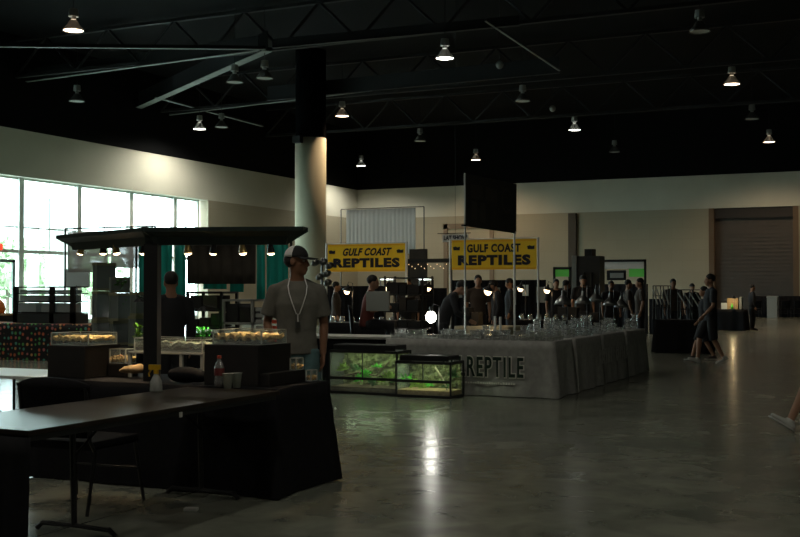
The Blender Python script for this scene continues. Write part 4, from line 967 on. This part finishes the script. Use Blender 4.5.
# ================================================================ TERRARIUMS
def terrarium(label, X0, Y0, wd, dep, h, seed, pl):
    rnd = random.Random(seed); t = thing('glass_terrarium', label, 'terrarium', (X0, Y0, .002))
    MB().box(0, wd, 0, .005, .03, h - .03).box(0, .005, 0, dep, .03, h - .03).box(wd - .005, wd, 0, dep, .03, h - .03).build('glass_panes', 'acrylic', t)
    fr = MB().box(-.006, wd + .006, -.006, dep + .006, 0, .035).box(-.006, wd + .006, -.008, .012, h - .035, h).box(-.006, .02, -.006, dep, h - .035, h).box(wd - .02, wd + .006, -.006, dep, h - .035, h)
    fr.box(-.004, wd + .004, -.010, .004, .20, .235)
    for x in (0, wd): fr.box(x - .01, x + .01, -.008, .012, 0, h).box(x - .01, x + .01, dep - .012, dep + .006, 0, h)
    fr.box(wd / 2 - .006, wd / 2 + .006, -.009, .006, .235, h - .03)
    fr.build('frame', 'black', t)
    bm = bmesh.new(); g = {}; nx, nz = 26, 16
    for i in range(nx + 1):
        for k in range(nz + 1): g[i, k] = bm.verts.new((.01 + (wd - .02) * i / nx, dep - .02 - .05 * abs(math.sin(i * .9 + k * .35 + seed) * math.cos(k * .8 - i * .3)) - rnd.uniform(0, .02), .03 + (h - .06) * k / nz))
    for i in range(nx):
        for k in range(nz): bm.faces.new((g[i, k], g[i + 1, k], g[i + 1, k + 1], g[i, k + 1]))
    mb = MB(); mb.bm.free(); mb.bm = bm; mb.build('rock_background', 'rockwall', t)
    MB().box(.01, wd - .01, .01, dep - .03, .03, .10, .01).build('substrate', 'tan' if seed == 2 else 'darkwood', t)
    b = MB(); b2 = MB(); b3 = MB()
    for (cx, cz, rr, n, which) in pl:
        for _ in range(n):
            a = rnd.uniform(0, 2 * PI); el = rnd.uniform(-.3, 1.3); L_ = rr * rnd.uniform(.5, 1); c = V((cx * wd, dep * rnd.uniform(.25, .6), cz * h)); dr_ = V((math.cos(a) * math.cos(el), math.sin(a) * math.cos(el) * .5, math.sin(el))); e = c + dr_ * L_
            sdv = V((-dr_.z, 0, dr_.x)); sdv = sdv.normalized() * L_ * .16 if sdv.length > .01 else V((.01, 0, 0))
            q = [(b, b2, b3)[which].bm.verts.new(p) for p in (c, c.lerp(e, .5) + sdv, e, c.lerp(e, .5) - sdv)]; (b, b2, b3)[which].bm.faces.new(q)
    b.build('green_foliage', 'green', t); b2.build('pale_foliage', 'green2', t); b3.build('dark_foliage', 'dgreen', t)
    if seed == 2: MB().tube([(wd * .62, dep * .4, h * .82), (wd * .75, dep * .38, h * .55), (wd * .86, dep * .35, .10)], .013).build('driftwood', 'wood', t)
    else: MB().tube([(wd * .05, dep * .4, h * .35), (wd * .35, dep * .4, h * .48), (wd * .62, dep * .38, h * .42), (wd * .82, dep * .35, h * .75)], .012).build('branch', 'darkwood', t)
    hd_ = thing('light_hood', 'black light hood resting on ' + label, 'light hood', (X0, Y0, h + .004)); hd_['label'] = 'black light hood on top of the ' + ('taller' if seed == 1 else 'shorter') + ' planted terrarium'
    MB().box(.04, wd - .04, .03, dep - .05, .02, .075, .01).box(.04, wd - .04, .03, .045, 0, .04).box(.04, wd - .04, dep - .065, dep - .05, 0, .04).build('housing', 'black', hd_)
    MB().cyl((.12, dep * .45, .012), (wd - .12, dep * .45, .012), .008, n=8).build('tube', 'tube_on', hd_)
    l = light('tube_light', 'AREA', (wd * .5, dep * .42, -.01), 2.3 if seed == 1 else 1.8, (.80, 1.0, .62), hd_, aim=(0, 0, -1)); l.data.shape = 'RECTANGLE'; l.data.size = wd * .7; l.data.size_y = .08
    return t
ty = BY0 - .72
x1 = onY(463, ty + .52) ; w2 = .78
def zy(py, X, Y): return Zt(py, depth(X, Y))
terrarium('shorter glass terrarium with pale driftwood in front of the charcoal cloth', x1 - w2, ty + .08, w2, .45, zy(362, x1 - .3, ty), 2,
          [(.25, .30, .12, 40, 1), (.5, .3, .09, 24, 0), (.08, .5, .1, 14, 0), (.4, .25, .08, 26, 1), (.8, .3, .08, 20, 2), (.95, .6, .12, 20, 2)])
x0 = onY(331, ty + .2)
terrarium('taller glass terrarium with bright green plants, next to the shorter one', x0, ty + .16, x1 - w2 - x0 - .03, .45, zy(352, (x0 + x1) / 2, ty), 1,
          [(.45, .40, .13, 40, 0), (.3, .55, .11, 20, 2), (.62, .62, .07, 16, 0), (.35, .3, .12, 26, 0), (.8, .35, .13, 34, 1), (.7, .30, .10, 20, 1), (.12, .55, .12, 24, 1), (.55, .22, .12, 24, 2), (.9, .3, .1, 20, 2)])

# ================================================================ BANNERS
def yellow_banner(label, px0, px1, ytop, ybot, d, italic, gap):
    Y = W((px0 + px1) / 2, d)[1]; X0, X1 = onY(px0, Y), onY(px1, Y); dd = depth((X0 + X1) / 2, Y)
    zt_, zb = Zt(ytop, dd), Zt(ybot, dd); wd = X1 - X0; hh = zt_ - zb
    t = thing('vinyl_banner', label, 'banner', ((X0 + X1) / 2, Y, 0))
    cz = (zt_ + zb) / 2
    MB().box(-wd / 2 + .02, wd / 2 - .02, -.004, .004, zb, zt_).build('banner_sheet', 'yellow', t)
    MB().box(-wd / 2 + .02, wd / 2 - .02, -.007, -.004, zb, zb + hh * .07).box(-wd / 2 + .02, wd / 2 - .02, -.007, -.004, zt_ - hh * .07, zt_).build('hem', 'orange_edge', t)
    a = text('GULF COAST', 'lettering', 'ink', t, (0, -.010, zb + hh * .70), hh * .36, 1, .009, .35 if italic else 0, .002, spacing=1.1)
    a.scale = (wd * .62 / a.dimensions.x, 1, 1)
    a = text('REPTILES', 'lettering', 'ink', t, (0, -.010, zb + hh * .30), hh * .42, 1, .016, 0, .002, spacing=1.15)
    a.scale = (wd * .84 / a.dimensions.x, 1, 1)
    for s in (-1, 1):
        x = s * wd * .43; MB().poly([(x - .07, zb + hh * .66), (x + .07, zb + hh * .66), (x + .075, zb + hh * .78), (x + .02, zb + hh * .76), (x - .03, zb + hh * .79), (x - .085, zb + hh * .76)], .004).build('emblem', 'ink', t, loc=(0, -.012, 0))
    for s in (-1, 1):
        x = s * (wd / 2 + .015); MB().cyl((x, 0, 0), (x, 0, zt_ + .03), .022, n=10).box(x - .2, x + .2, -.2, .2, 0, .015).build('pole', 'pvc', t)
    MB().cyl((-wd / 2 - .015, .012, zt_ + .01), (wd / 2 + .015, .012, zt_ + .01), .015, n=8).build('crossbar', 'pvc', t)
yellow_banner('yellow GULF COAST REPTILES banner with slanted upper lettering, below the white drape', 327, 406, 244, 271.5, 24.2, True, 1)
yellow_banner('yellow GULF COAST REPTILES banner with upright lettering, right of the small white sign', 451, 537.5, 239.5, 269.5, 23.0, False, 0)
# white drape banner
Y = W(380, 32)[1]; dd = 32
X0, X1 = onY(341, Y), onY(424, Y)
pipe_frame('drape_stand', 'thin dark pipe stand holding the white drape above the yellow banner', X0, X1, Y, Zt(208, dd), 'blackmetal', .016)
drape('white pleated drape hung above the slanted-letter yellow banner', onY(347, Y), onY(416, Y), Y - .04, 0, Zt(209, dd), 'white_fabric', .014, .13, 'white_drape', 'drape', zl=lambda u: Zt(254 + 12 * max(0, u - .9) * 10 * .2, dd))
# hanging banner frame small sign
Y = W(454, 30)[1]; X0, X1 = onY(442.5, Y), onY(468, Y)
t = thing('hanging_sign', 'small white sign with dark capitals beside the upright-letter yellow banner', 'sign', ((X0 + X1) / 2, Y, Zt(238, 30))); hw = (X1 - X0) / 2
MB().box(-hw, hw, 0, .02, -.10, .10).build('sign_board', 'white', t); a = text('LAT SHOW', 'lettering', 'ink', t, (0, -.004, 0), .17, .78, .006)
MB().cyl((-hw * 1.4, .01, .13), (hw * 1.2, .01, .13), .012, n=6).build('hanging_rod', 'blackmetal', t); MB().cyl((0, .01, .13), (0, .01, ZC - Zt(238, 30)), .004, n=5).build('wire', 'truss', t)
# tall dark banner on the booth
x0, y0 = W(465, 15.9); x1, y1 = W(516.5, 17.2)
ang = math.atan2(y1 - y0, x1 - x0); Lb = math.hypot(x1 - x0, y1 - y0)
t = thing('mesh_banner', 'tall dark banner on white poles rising above the charcoal-clothed booth', 'banner', (x0, y0, 0), ang)
za1, za0, zb1, zb0 = Zt(173, 15.9), Zt(226, 15.9), Zt(184, 17.2), Zt(233.5, 17.2)
MB().poly([(.02, za0), (Lb, zb0), (Lb + .01, zb1), (.02, za1)], .006).build('banner_sheet', 'mesh_banner', t)
def lerpz(u, v): return (za0 * (1 - u) + zb0 * u) * (1 - v) + (za1 * (1 - u) + zb1 * u) * v
mp = MB()
for (u0, u1, v0, v1) in ((.1, .33, .55, .82), (.38, .6, .55, .82), (.12, .22, .15, .5), (.28, .38, .12, .5)):
    mp.quad((u0 * Lb, -.003, lerpz(u0, v0)), (u1 * Lb, -.003, lerpz(u1, v0)), (u1 * Lb, -.003, lerpz(u1, v1)), (u0 * Lb, -.003, lerpz(u0, v1)))
ring = [];
for k in range(28):
    a0, a1 = 2 * PI * k / 28, 2 * PI * (k + 1) / 28; cx, cz = .80 * Lb, lerpz(.8, .62)
    mp.quad((cx + .13 * math.cos(a0), -.003, cz + .16 * math.sin(a0)), (cx + .13 * math.cos(a1), -.003, cz + .16 * math.sin(a1)), (cx + .17 * math.cos(a1), -.003, cz + .2 * math.sin(a1)), (cx + .17 * math.cos(a0), -.003, cz + .2 * math.sin(a0)))
mp.build('faded_print', 'mesh_print', t)
MB().cyl((0, 0, 0), (0, 0, za1), .014, n=10).build('pole', 'pvc', t)
MB().cyl((Lb - .03, .02, 0), (Lb - .03, .02, zb0 + .02), .016, n=10).ell((Lb - .03, .02, zb0 + .01), (.03, .03, .03)).build('pole', 'pvc', t)
MB().box(-.07, .03, -.02, .02, za0 - .005, za0 + .02).build('clamp', 'black', t)
for (px, yt, d, l) in ((499, 316, 15.7, 'short white post standing behind the front cup rows'), (513, 316, 16.0, 'second short pale post beside the short white one')):
    x, y = W(px - .0, d); y = min(y, BY1 - .08); o = MB().cyl((0, 0, 0), (0, 0, Zt(yt, d) - TZ), .018, n=8).box(-.05, .05, -.05, .05, 0, .012).build('short_post', 'pvc', loc=(x, y, TZ + .002)); tag(o, l, 'post')

# black sheets added in place of dark clutter, except the drape with posters
for (a, b, yt, d, l) in ((326, 384, 286, 26.5, 'low black sheet added for dark clutter behind the red-shirted person'), (396, 447, 288, 26.0, 'low black sheet added for dark clutter beneath the string lights'), (452, 546, 280, 28.5, 'black backdrop behind the people under the upright-letter banner'), (548, 571, 288, 29.5, 'low black sheet added for dark clutter left of the tall display tower'), (602, 648, 284, 35.5, 'low black sheet added for the dark contents of the green-panelled booth frame'), (649, 704, 299, 34.5, 'low black sheet added for dark clutter behind the wire racks'), (753, 767, 296, 57, 'low black sheet added for the dark seats left of the pale grey bin'), (779, 812, 296, 57, 'low black sheet added for the dark seats right of the pale grey bin')):
    Y = W((a + b) / 2, d)[1]; X0, X1 = onY(a, Y), onY(b, Y); dd = depth((X0 + X1) / 2, Y)
    o = drape(l, X0, X1, Y, .01, Zt(yt, dd), 'black_cloth', .02, .2, 'backdrop', 'backdrop')
    if d == 28.5:
        rnd = random.Random(9)
        for k in range(7):
            x = X0 + (X1 - X0) * (k + .35) / 7; z = Zt(284, dd) - rnd.uniform(0, .15); tag(MB().box(0, rnd.uniform(.12, .28), -.06, -.05, z - rnd.uniform(.25, .5), z).build('poster', ['greybin', 'white', 'frame_white'][k % 3], loc=(x, Y, 0)), 'pale sheet pinned on the black backdrop under the upright-letter banner', 'poster', 'pale sheets on the black backdrop')
# ================================================================ LAMPS AT THE BOOTHS
def heat_lamp(label, px, py, d, kind, zbase=TZ, power=None, r=.03):
    X, Y = W(px, d); z = Zt(py, d)
    t = thing('clamp_lamp', label, 'lamp', (X, Y, zbase + .003), 0, 'lit clamp lamps'); z -= zbase + .003
    MB().tube([(.10, .06, 0), (.10, .06, z + .16), (.03, .02, z + .19), (0, 0, z + .1)], .008).lathe([(0, .02), (.07, .012), (.075, 0)], (.10, .06, 0), 14).build('stand', 'blackmetal', t)
    if kind == 'w': r *= 1.45
    if kind == 'w': MB().lathe([(.022, .12), (.025, .07), (.075, .045), (.105, .0), (.10, .0), (.07, .04), (.02, .065)], (0, 0, z + .01), 20, Matrix.Rotation(R(15), 3, 'Y')).build('lamp_shade', 'blackmetal', t, smooth=True)
    else: MB().cyl((0, 0, z + .07), (0, 0, z + .15), .022, n=14).build('socket', 'blackmetal', t)
    MB().ell((0, 0, z), (r, r, r * 1.1), None, 14, 10).build('bulb', 'heat_white' if kind == 'c' else 'heat_warm', t, smooth=True)
    light('bulb_light', 'POINT', (0, 0, z - .075), power or HEAT_W, (1, .97, .85) if kind == 'c' else (1, .68, .36), t, r)
    return t
heat_lamp('bright white bare bulb lamp glaring on the lettered cloth table', 431, 317, BY0 and depth(onY(431, BY0 + .55), BY0 + .55), 'c', power=HEAT_W * .6, r=.076)
heat_lamp('lit warm lamp farthest left, below the slanted-letter banner', 347, 291, 22.9, 'w', r=.045)
heat_lamp('lit warm lamp right of the red-shirted person', 388, 287.5, 22.75, 'w', r=.05)
heat_lamp('lit warm lamp beneath the string lights, left of the person in black', 428, 287.5, 23.5, 'w', zbase=0, r=.05)
heat_lamp('lit warm lamp beneath the upright-letter banner, leftmost there', 488, 291, 20.5, 'w', r=.05)
heat_lamp('lit warm lamp under the E and S of the upright-letter banner', 520.5, 288.5, 25.0, 'w', r=.045)
heat_lamp('lit warm lamp right of the yellow banner pole, above the cup stacks', 547, 290, 24.9, 'w', r=.05)
for (px, py, l) in ((387, 280, 'lit tube light hanging beside the red-shirted person'), (426, 280, 'lit tube light hanging below the string lights')):
    X, Y = W(px, 26.5); z = Zt(py, 26.5); t = thing('tube_fixture', l, 'tube light', (X, Y, 0)); MB().box(-.17, .17, -.03, .03, z, z + .025).build('tube', 'tube_on', t); MB().cyl((-.17, 0, 0), (-.17, 0, z + .06), .012).cyl((.17, 0, 0), (.17, 0, z + .06), .012).box(-.19, .19, -.035, .035, z + .027, z + .06).build('stand_frame', 'blackmetal', t)
    light('tube_glow', 'POINT', (0, -.05, z - .05), 2.0, (.85, 1, .95), t, .05)
# string lights on a frame
X0, Y0 = W(408, 27.5); Lx = onY(452, Y0) - X0; zz = Zt(263, 27.5)
t = thing('string_lights', 'string of tiny warm lights on a dark frame between the two yellow banners', 'string lights', (X0, Y0, 0)); MB().box(0, Lx, -.02, .02, zz, zz + .1).box(0, .04, -.02, .02, 0, zz).box(Lx - .04, Lx, -.02, .02, 0, zz).build('frame', 'blackmetal', t)
for k in range(14): MB().ell((Lx * (k + .5) / 14, -.04, zz - .04 - .05 * (k % 3)), (.010, .010, .013), u=8, v=6).build('bulb', M['string_on'], t)
x, y = W(418, 29); tag(MB().box(-.25, .25, 0, .05, 0, Zt(249, 29)).build('dark_panel', 'brown_panel', loc=(x, y, 0)), 'narrow dark standing panel under the end of the white drape', 'panel')

# ================================================================ CUPS ON THE BOOTH
cup = MB().lathe([(0, 0), (.045, 0), (.055, .05), (.058, .052), (.058, .060), (0, .062)], n=14).build('deli_cup', 'cup', loc=(0, 0, -50), smooth=False)
tag(cup, 'small clear lidded plastic cup among the rows on the lettered front table', 'plastic cup', 'cups on the lettered table')
rnd = random.Random(11); first = True; spots = []
nx = 19
for r_ in range(4):
    for i in range(nx):
        x = BX0 + .07 + i * (BX1 - BX0 - .14) / (nx - 1); y = BY0 + .09 + r_ * .135
        if abs(x - onY(431, BY0 + .55)) < .22 and r_ > 1: continue
        k = 1 + (rnd.random() < .45) + (rnd.random() < .15 and r_ > 1)
        for s in range(k): spots.append((x + rnd.uniform(-.003, .003), y, TZ + .002 + s * .0635))
for i, p in enumerate(spots):
    o = cup if i == 0 else cup.copy()
    if i: COL.objects.link(o)
    o.location = p; o.rotation_euler = (0, 0, rnd.uniform(0, 6))
sides = []
dpos = []
for k, (px, yy) in enumerate(((563, .6), (583, 1.9), (596, 3.0), (610, 4.0), (621, 4.9))):
    yy *= (by[3] - BY1 - .3) / 5.4; dpos.append((min(BX1 - .1, onY(px, BY1 + yy)) + .02, BY1 + yy + .16))
for k in range(3):
    y = by[k] + .1
    while y < by[k + 1] - .24:
        for c_ in range(5):
            if rnd.random() < .68 and all(math.hypot(BX1 - .72 + c_ * .145 - q[0], y - q[1]) > .175 for q in dpos):
                for s in range(rnd.choice((1, 1, 2, 3, 4))): sides.append((BX1 - .72 + c_ * .145 + rnd.uniform(-.006, .006), y, TZ + .002 + s * .0635, k))
        y += .22
sides = sides[:280]
for p in sides:
    o = cup.copy(); COL.objects.link(o); o.location = p[:3]; o['label'] = 'clear lidded plastic cup in the stacks on the %s side table' % ['first', 'middle', 'farthest'][p[3]]; o['group'] = 'stacked cups on the side tables'
# unlit dome clamp lamps along side tables
def dome(label, px, py, Y):
    X = min(BX1 - .1, onY(px, Y)); d = depth(X, Y); z = Zt(py, d) - TZ
    t = thing('clamp_lamp', label, 'lamp', (X, Y, TZ + .003), 0, 'unlit dome lamps over the cup stacks')
    MB().lathe([(.02, .20), (.028, .13), (.045, .12), (.10, .06), (.13, 0), (.125, 0), (.09, .055), (.02, .115)], (0, 0, z - .08), 20).build('lamp_shade', 'chrome', t, smooth=True)
    MB().cyl((0, 0, z + .12), (0, 0, z + .20), .008, n=6).cyl((.02, .16, 0), (.02, .16, z + .2), .008, n=6).cyl((0, 0, z + .2), (.02, .16, z + .2), .008, n=6).lathe([(0, .02), (.09, .012), (.1, 0)], (.02, .16, 0), 14).build('stand', 'blackmetal', t)
for k, (px, py, yy) in enumerate(((563, 299, .6), (583, 299, 1.9), (596, 297, 3.0), (610, 301, 4.0), (621, 303, 4.9))):
    yy *= (by[3] - BY1 - .3) / 5.4; dome(['unlit silver dome lamp nearest the lettered corner', 'unlit silver dome lamp, second along the side tables', 'unlit silver dome lamp in the middle of the side row', 'unlit silver dome lamp, fourth along the side tables', 'unlit silver dome lamp farthest along the side tables'][k], px, py, BY1 + yy)

# ================================================================ FAR RIGHT BOOTHS
YS = W(588, 30)[1]
X0, X1 = onY(572, YS), onY(600, YS); ds = depth((X0 + X1) / 2, YS)
t = thing('display_tower', 'tall dark display tower with a pale side panel, in front of the wall pilaster', 'display tower', (X0, YS, 0)); L = X1 - X0
MB().box(.14, L, 0, .5, 0, Zt(256, ds)).build('cabinet_body', 'black', t); MB().box(.35, L * .72, .0, .4, Zt(256, ds), Zt(249, ds)).build('top_crate', 'dark_box', t); MB().box(0, .13, -.02, .5, 0, Zt(255.5, ds)).build('side_panel', 'greybin', t); MB().box(.3, .36, -.04, 0, .3, 1.9).box(.5, .56, -.04, 0, .3, 1.9).build('rails', 'brown_panel', t)
def valance_booth(label, px0, px1, ytop, d, green, vwhite):
    Y = W((px0 + px1) / 2, d)[1]; X0, X1 = onY(px0, Y), onY(px1, Y); L = X1 - X0
    t = thing('booth_frame', label, 'booth', (X0, Y, 0)); zt_ = Zt(ytop, d)
    MB().box(0, .06, 0, .06, 0, zt_).box(L - .06, L, 0, .06, 0, zt_).box(0, L, 0, .06, zt_ - .07, zt_).build('frame', 'blackmetal', t)
    if vwhite: MB().box(.06, L - .06, .01, .03, zt_ - .28, zt_ - .07).build('valance', 'white_fabric', t)
    a, b, c, e = green; MB().box(L * a, L * b, .03, .05, zt_ - e, zt_ - c).build('green_panel', 'greenscreen', t)
    if vwhite: MB().box(L * .12, L * .55, .05, .08, zt_ - .62, zt_ - .32).build('backboard', 'black', t); MB().box(L * .2, L * .5, .02, .05, zt_ - .55, zt_ - .4).build('pale_notice', 'greybin', t)
valance_booth('booth frame with white valance and bright green panel behind the cup stacks', 601, 646, 259.5, 33, (.62, .98, .28, .52), True)
valance_booth('small booth frame with a green panel right of the second yellow banner', 553, 571, 267, 31, (.08, .92, .05, .27), False)
# wire racks at far tables
def wire_rack(label, px0, px1, ytop, Y, z0):
    X0, X1 = onY(px0, Y), onY(px1, Y); d = depth((X0 + X1) / 2, Y); h = Zt(ytop, d) - z0; L = X1 - X0
    t = thing('wire_rack', label, 'rack', (X0, Y, z0 + .003)); m = MB()
    for k in (.35, .7, 1): m.tube([(0, 0, h * k), (L, 0, h * k)], .012, 6).tube([(0, .3, h * k), (L, .3, h * k)], .012, 6)
    for x in (0, L / 2, L):
        for y in (0, .3): m.tube([(x, y, 0), (x, y, h)], .012, 6)
    m.build('wire_frame', 'blackmetal', t)
    for k in range(4): MB().tube([(L * k / 4, -.02, h * .9), (L * (k + 1.6) / 4, -.15, h * .45)], .015, 6).build('hook_arm', 'greybin', t)
wire_rack('black wire rack on the black cloth table behind the walking pair', 653, 668, 286, TB4[2] + .3, TZ)
wire_rack('low black wire rack beside the person in the dark hat', 678, 702, 290, TB4[2] + .3, TZ)
# lit tan box etc on far table
fy = TB5[2] + .3
for (a, b, y1, m, l) in ((727, 738, 298, 'tan', 'lit tan box glowing on the far black-clothed table'), (721, 727, 303, 'whiteprint', 'small pale box left of the lit tan box'), (739, 741.5, 297, 'greybin', 'upright grey board right of the lit tan box')):
    X0, X1 = onY(a, fy), onY(b, fy); d = depth(X0, fy); tag(MB().box(0, X1 - X0, 0, .3, 0, Zt(y1, d) - TZ).build('carton', m, loc=(X0, fy, TZ + .003)), l, 'box')
X = onY(732, fy - .15); tag(MB().lathe([(0, 0), (.04, 0), (.04, .12), (.015, .17), (.015, .2), (0, .2)], n=12).build('green_bottle', 'green', loc=(X, fy - .15, TZ + .003), smooth=True), 'green bottle standing before the lit tan box', 'bottle')
light('table_lamp_light', 'POINT', (onY(733, fy - .3), fy - .35, TZ + .30), 3.5, (1, .75, .4), None, .05).data.specular_factor = .3
t = thing('desk_lamp', 'small desk lamp lighting the tan box on the far table', 'lamp', (onY(734, fy - .3), fy - .3, TZ + .003)); MB().lathe([(0, .015), (.06, .01), (.06, 0)], n=14).tube([(0, 0, 0), (0, .0, .45), (0, -.05, .48)], .008).build('stand', 'blackmetal', t); MB().lathe([(.02, .10), (.07, 0), (.065, 0)], (0, -.05, .38), 14).build('lamp_shade', 'blackmetal', t)
# bin by the door, seats along wall
x, y = D(772.5, 318); t = thing('trash_bin', 'pale grey square bin standing before the roll-up door', 'bin', (x, y, 0)); MB().box(-.25, .25, -.25, .25, 0, 1.0, .02).build('bin_body', 'greybin', t); MB().box(-.27, .27, -.27, .27, 1.0, 1.12, .03).build('lid', 'greybin', t)
ch0 = None
for k, px in enumerate((755, 784, 797)):
    x, y = W(px, 55)
    chair(['dark chair by the roll-up door, between the black cloth table and the grey bin', 'dark chair just right of the pale grey bin', 'dark chair at the picture edge by the wall'][k], (x, y, 0), AWAY, 'dark chairs by the roll-up door')
# small stuff on centre tables : stacked dark crates and jars
rnd = random.Random(5)
lampxy = [W(347, 22.9), W(388, 22.75), W(488, 20.5), W(520.5, 25), W(547, 24.9)]
def crates(T, n, what, seed):
    a, b, Y = T; rnd = random.Random(seed)
    for k in range(n):
        w_ = (b - a - .1) / n; h_ = rnd.uniform(.12, .4); x = a + .05 + k * w_
        if any(abs(x + w_ / 2 - q[0]) < w_ / 2 + .17 and abs(Y + .22 - q[1]) < .45 for q in lampxy): continue
        t = MB().box(.01, w_ - .03, 0, .24, 0, h_, .008).build('display_case', rnd.choice(['black', 'dark_box', 'brown_panel', 'brown_panel']), loc=(x, Y + .14, TZ + .003))
        tag(t, 'small display case in the row on ' + what, 'display case', 'display cases on ' + what)
crates(TB1, 7, 'the black table under the slanted-letter banner', 1)
crates(TB3, 8, 'the black table right of the beige one', 3)
crates((TB2[0], TB2[1], TB2[2] + .05), 5, 'the beige table', 6)
# monitor-ish white bag held over the red person
x, y = W(378, 19.1); z = Zt(311, 19.1)
b = MB().box(-.22, .22, -.02, .02, 0, .34, .01); tag(b.build('folding_chair_back', 'greybin', loc=(x, y, z)), 'pale cloth hanging over the chair back below the red shirt', 'cloth')
def jars(T, n, what, seed, dy=.62):
    rnd = random.Random(seed); a, b, Y = T
    j0 = MB().lathe([(0, 0), (.05, 0), (.055, .02), (.055, .10), (.04, .115), (.04, .13), (0, .13)], n=12).build('glass_jar', 'cup', loc=(0, 0, 0), smooth=True); tag(j0, 'small clear jar in the back row on ' + what, 'jar', 'clear jars on ' + what)
    for k in range(n):
        o = j0 if k == 0 else j0.copy()
        if k: COL.objects.link(o)
        o.location = (a + .12 + (b - a - .24) * (k + .5) / n, Y + .04 + .0, TZ + .003)
jars(TB1, 8, 'the black table under the slanted-letter banner', 1); jars(TB3, 9, 'the black table right of the beige one', 2)
# outside greenery and posts
def tree(label, X, Y, r, h, seed):
    rnd = random.Random(seed); t = thing('tree', label, 'tree', (X, Y, -.02), 0, 'trees outside the windows'); MB().cyl((0, 0, 0), (0, 0, h * .5), .12, .08).build('trunk', 'bark', t); b = MB()
    for k in range(260):
        a = rnd.uniform(0, 2 * PI); e = rnd.uniform(-1, 1); q = rnd.uniform(.5, 1); c = V((math.cos(a) * r * q * math.sqrt(1 - e * e), math.sin(a) * r * q * math.sqrt(1 - e * e), h * .62 + e * h * .36)); s = rnd.uniform(.12, .26)
        M3 = Euler((rnd.uniform(0, 3), rnd.uniform(0, 3), rnd.uniform(0, 3))).to_matrix(); b.quad(*(c + M3 @ V(p) for p in ((-s, -s, 0), (s, -s, 0), (s, s, 0), (-s, s, 0))))
    b.build('crown', 'tree', t)
for k, (px, dx, r, h) in enumerate(((8, 14, 1.6, 4.2), (41, 10, 1.7, 3.6), (60, 16, 2.2, 4.6), (92, 12, 2.0, 4), (24, 26, 3, 5))):
    X = XL - dx; tree(['round-topped tree outside behind the glass door', 'green tree outside between the pale posts', 'taller tree outside, before the grey shade edge', 'tree outside seen below the grey shades', 'far tree outside, behind the pale posts'][k], X, onX(px, X), r, h, k)
for k, px in enumerate((33, 51, 62)):
    X = XL - 8; o = MB().cyl((0, 0, 0), (0, 0, 6), .28, n=16).build('portico_column', 'out_white', loc=(X, onX(px, X), -.02)); tag(o, ['pale round column outside, left of the green tree', 'pale round column outside, right of the green tree', 'pale round column outside, at the grey shade edge'][k], 'column', 'portico columns outside')
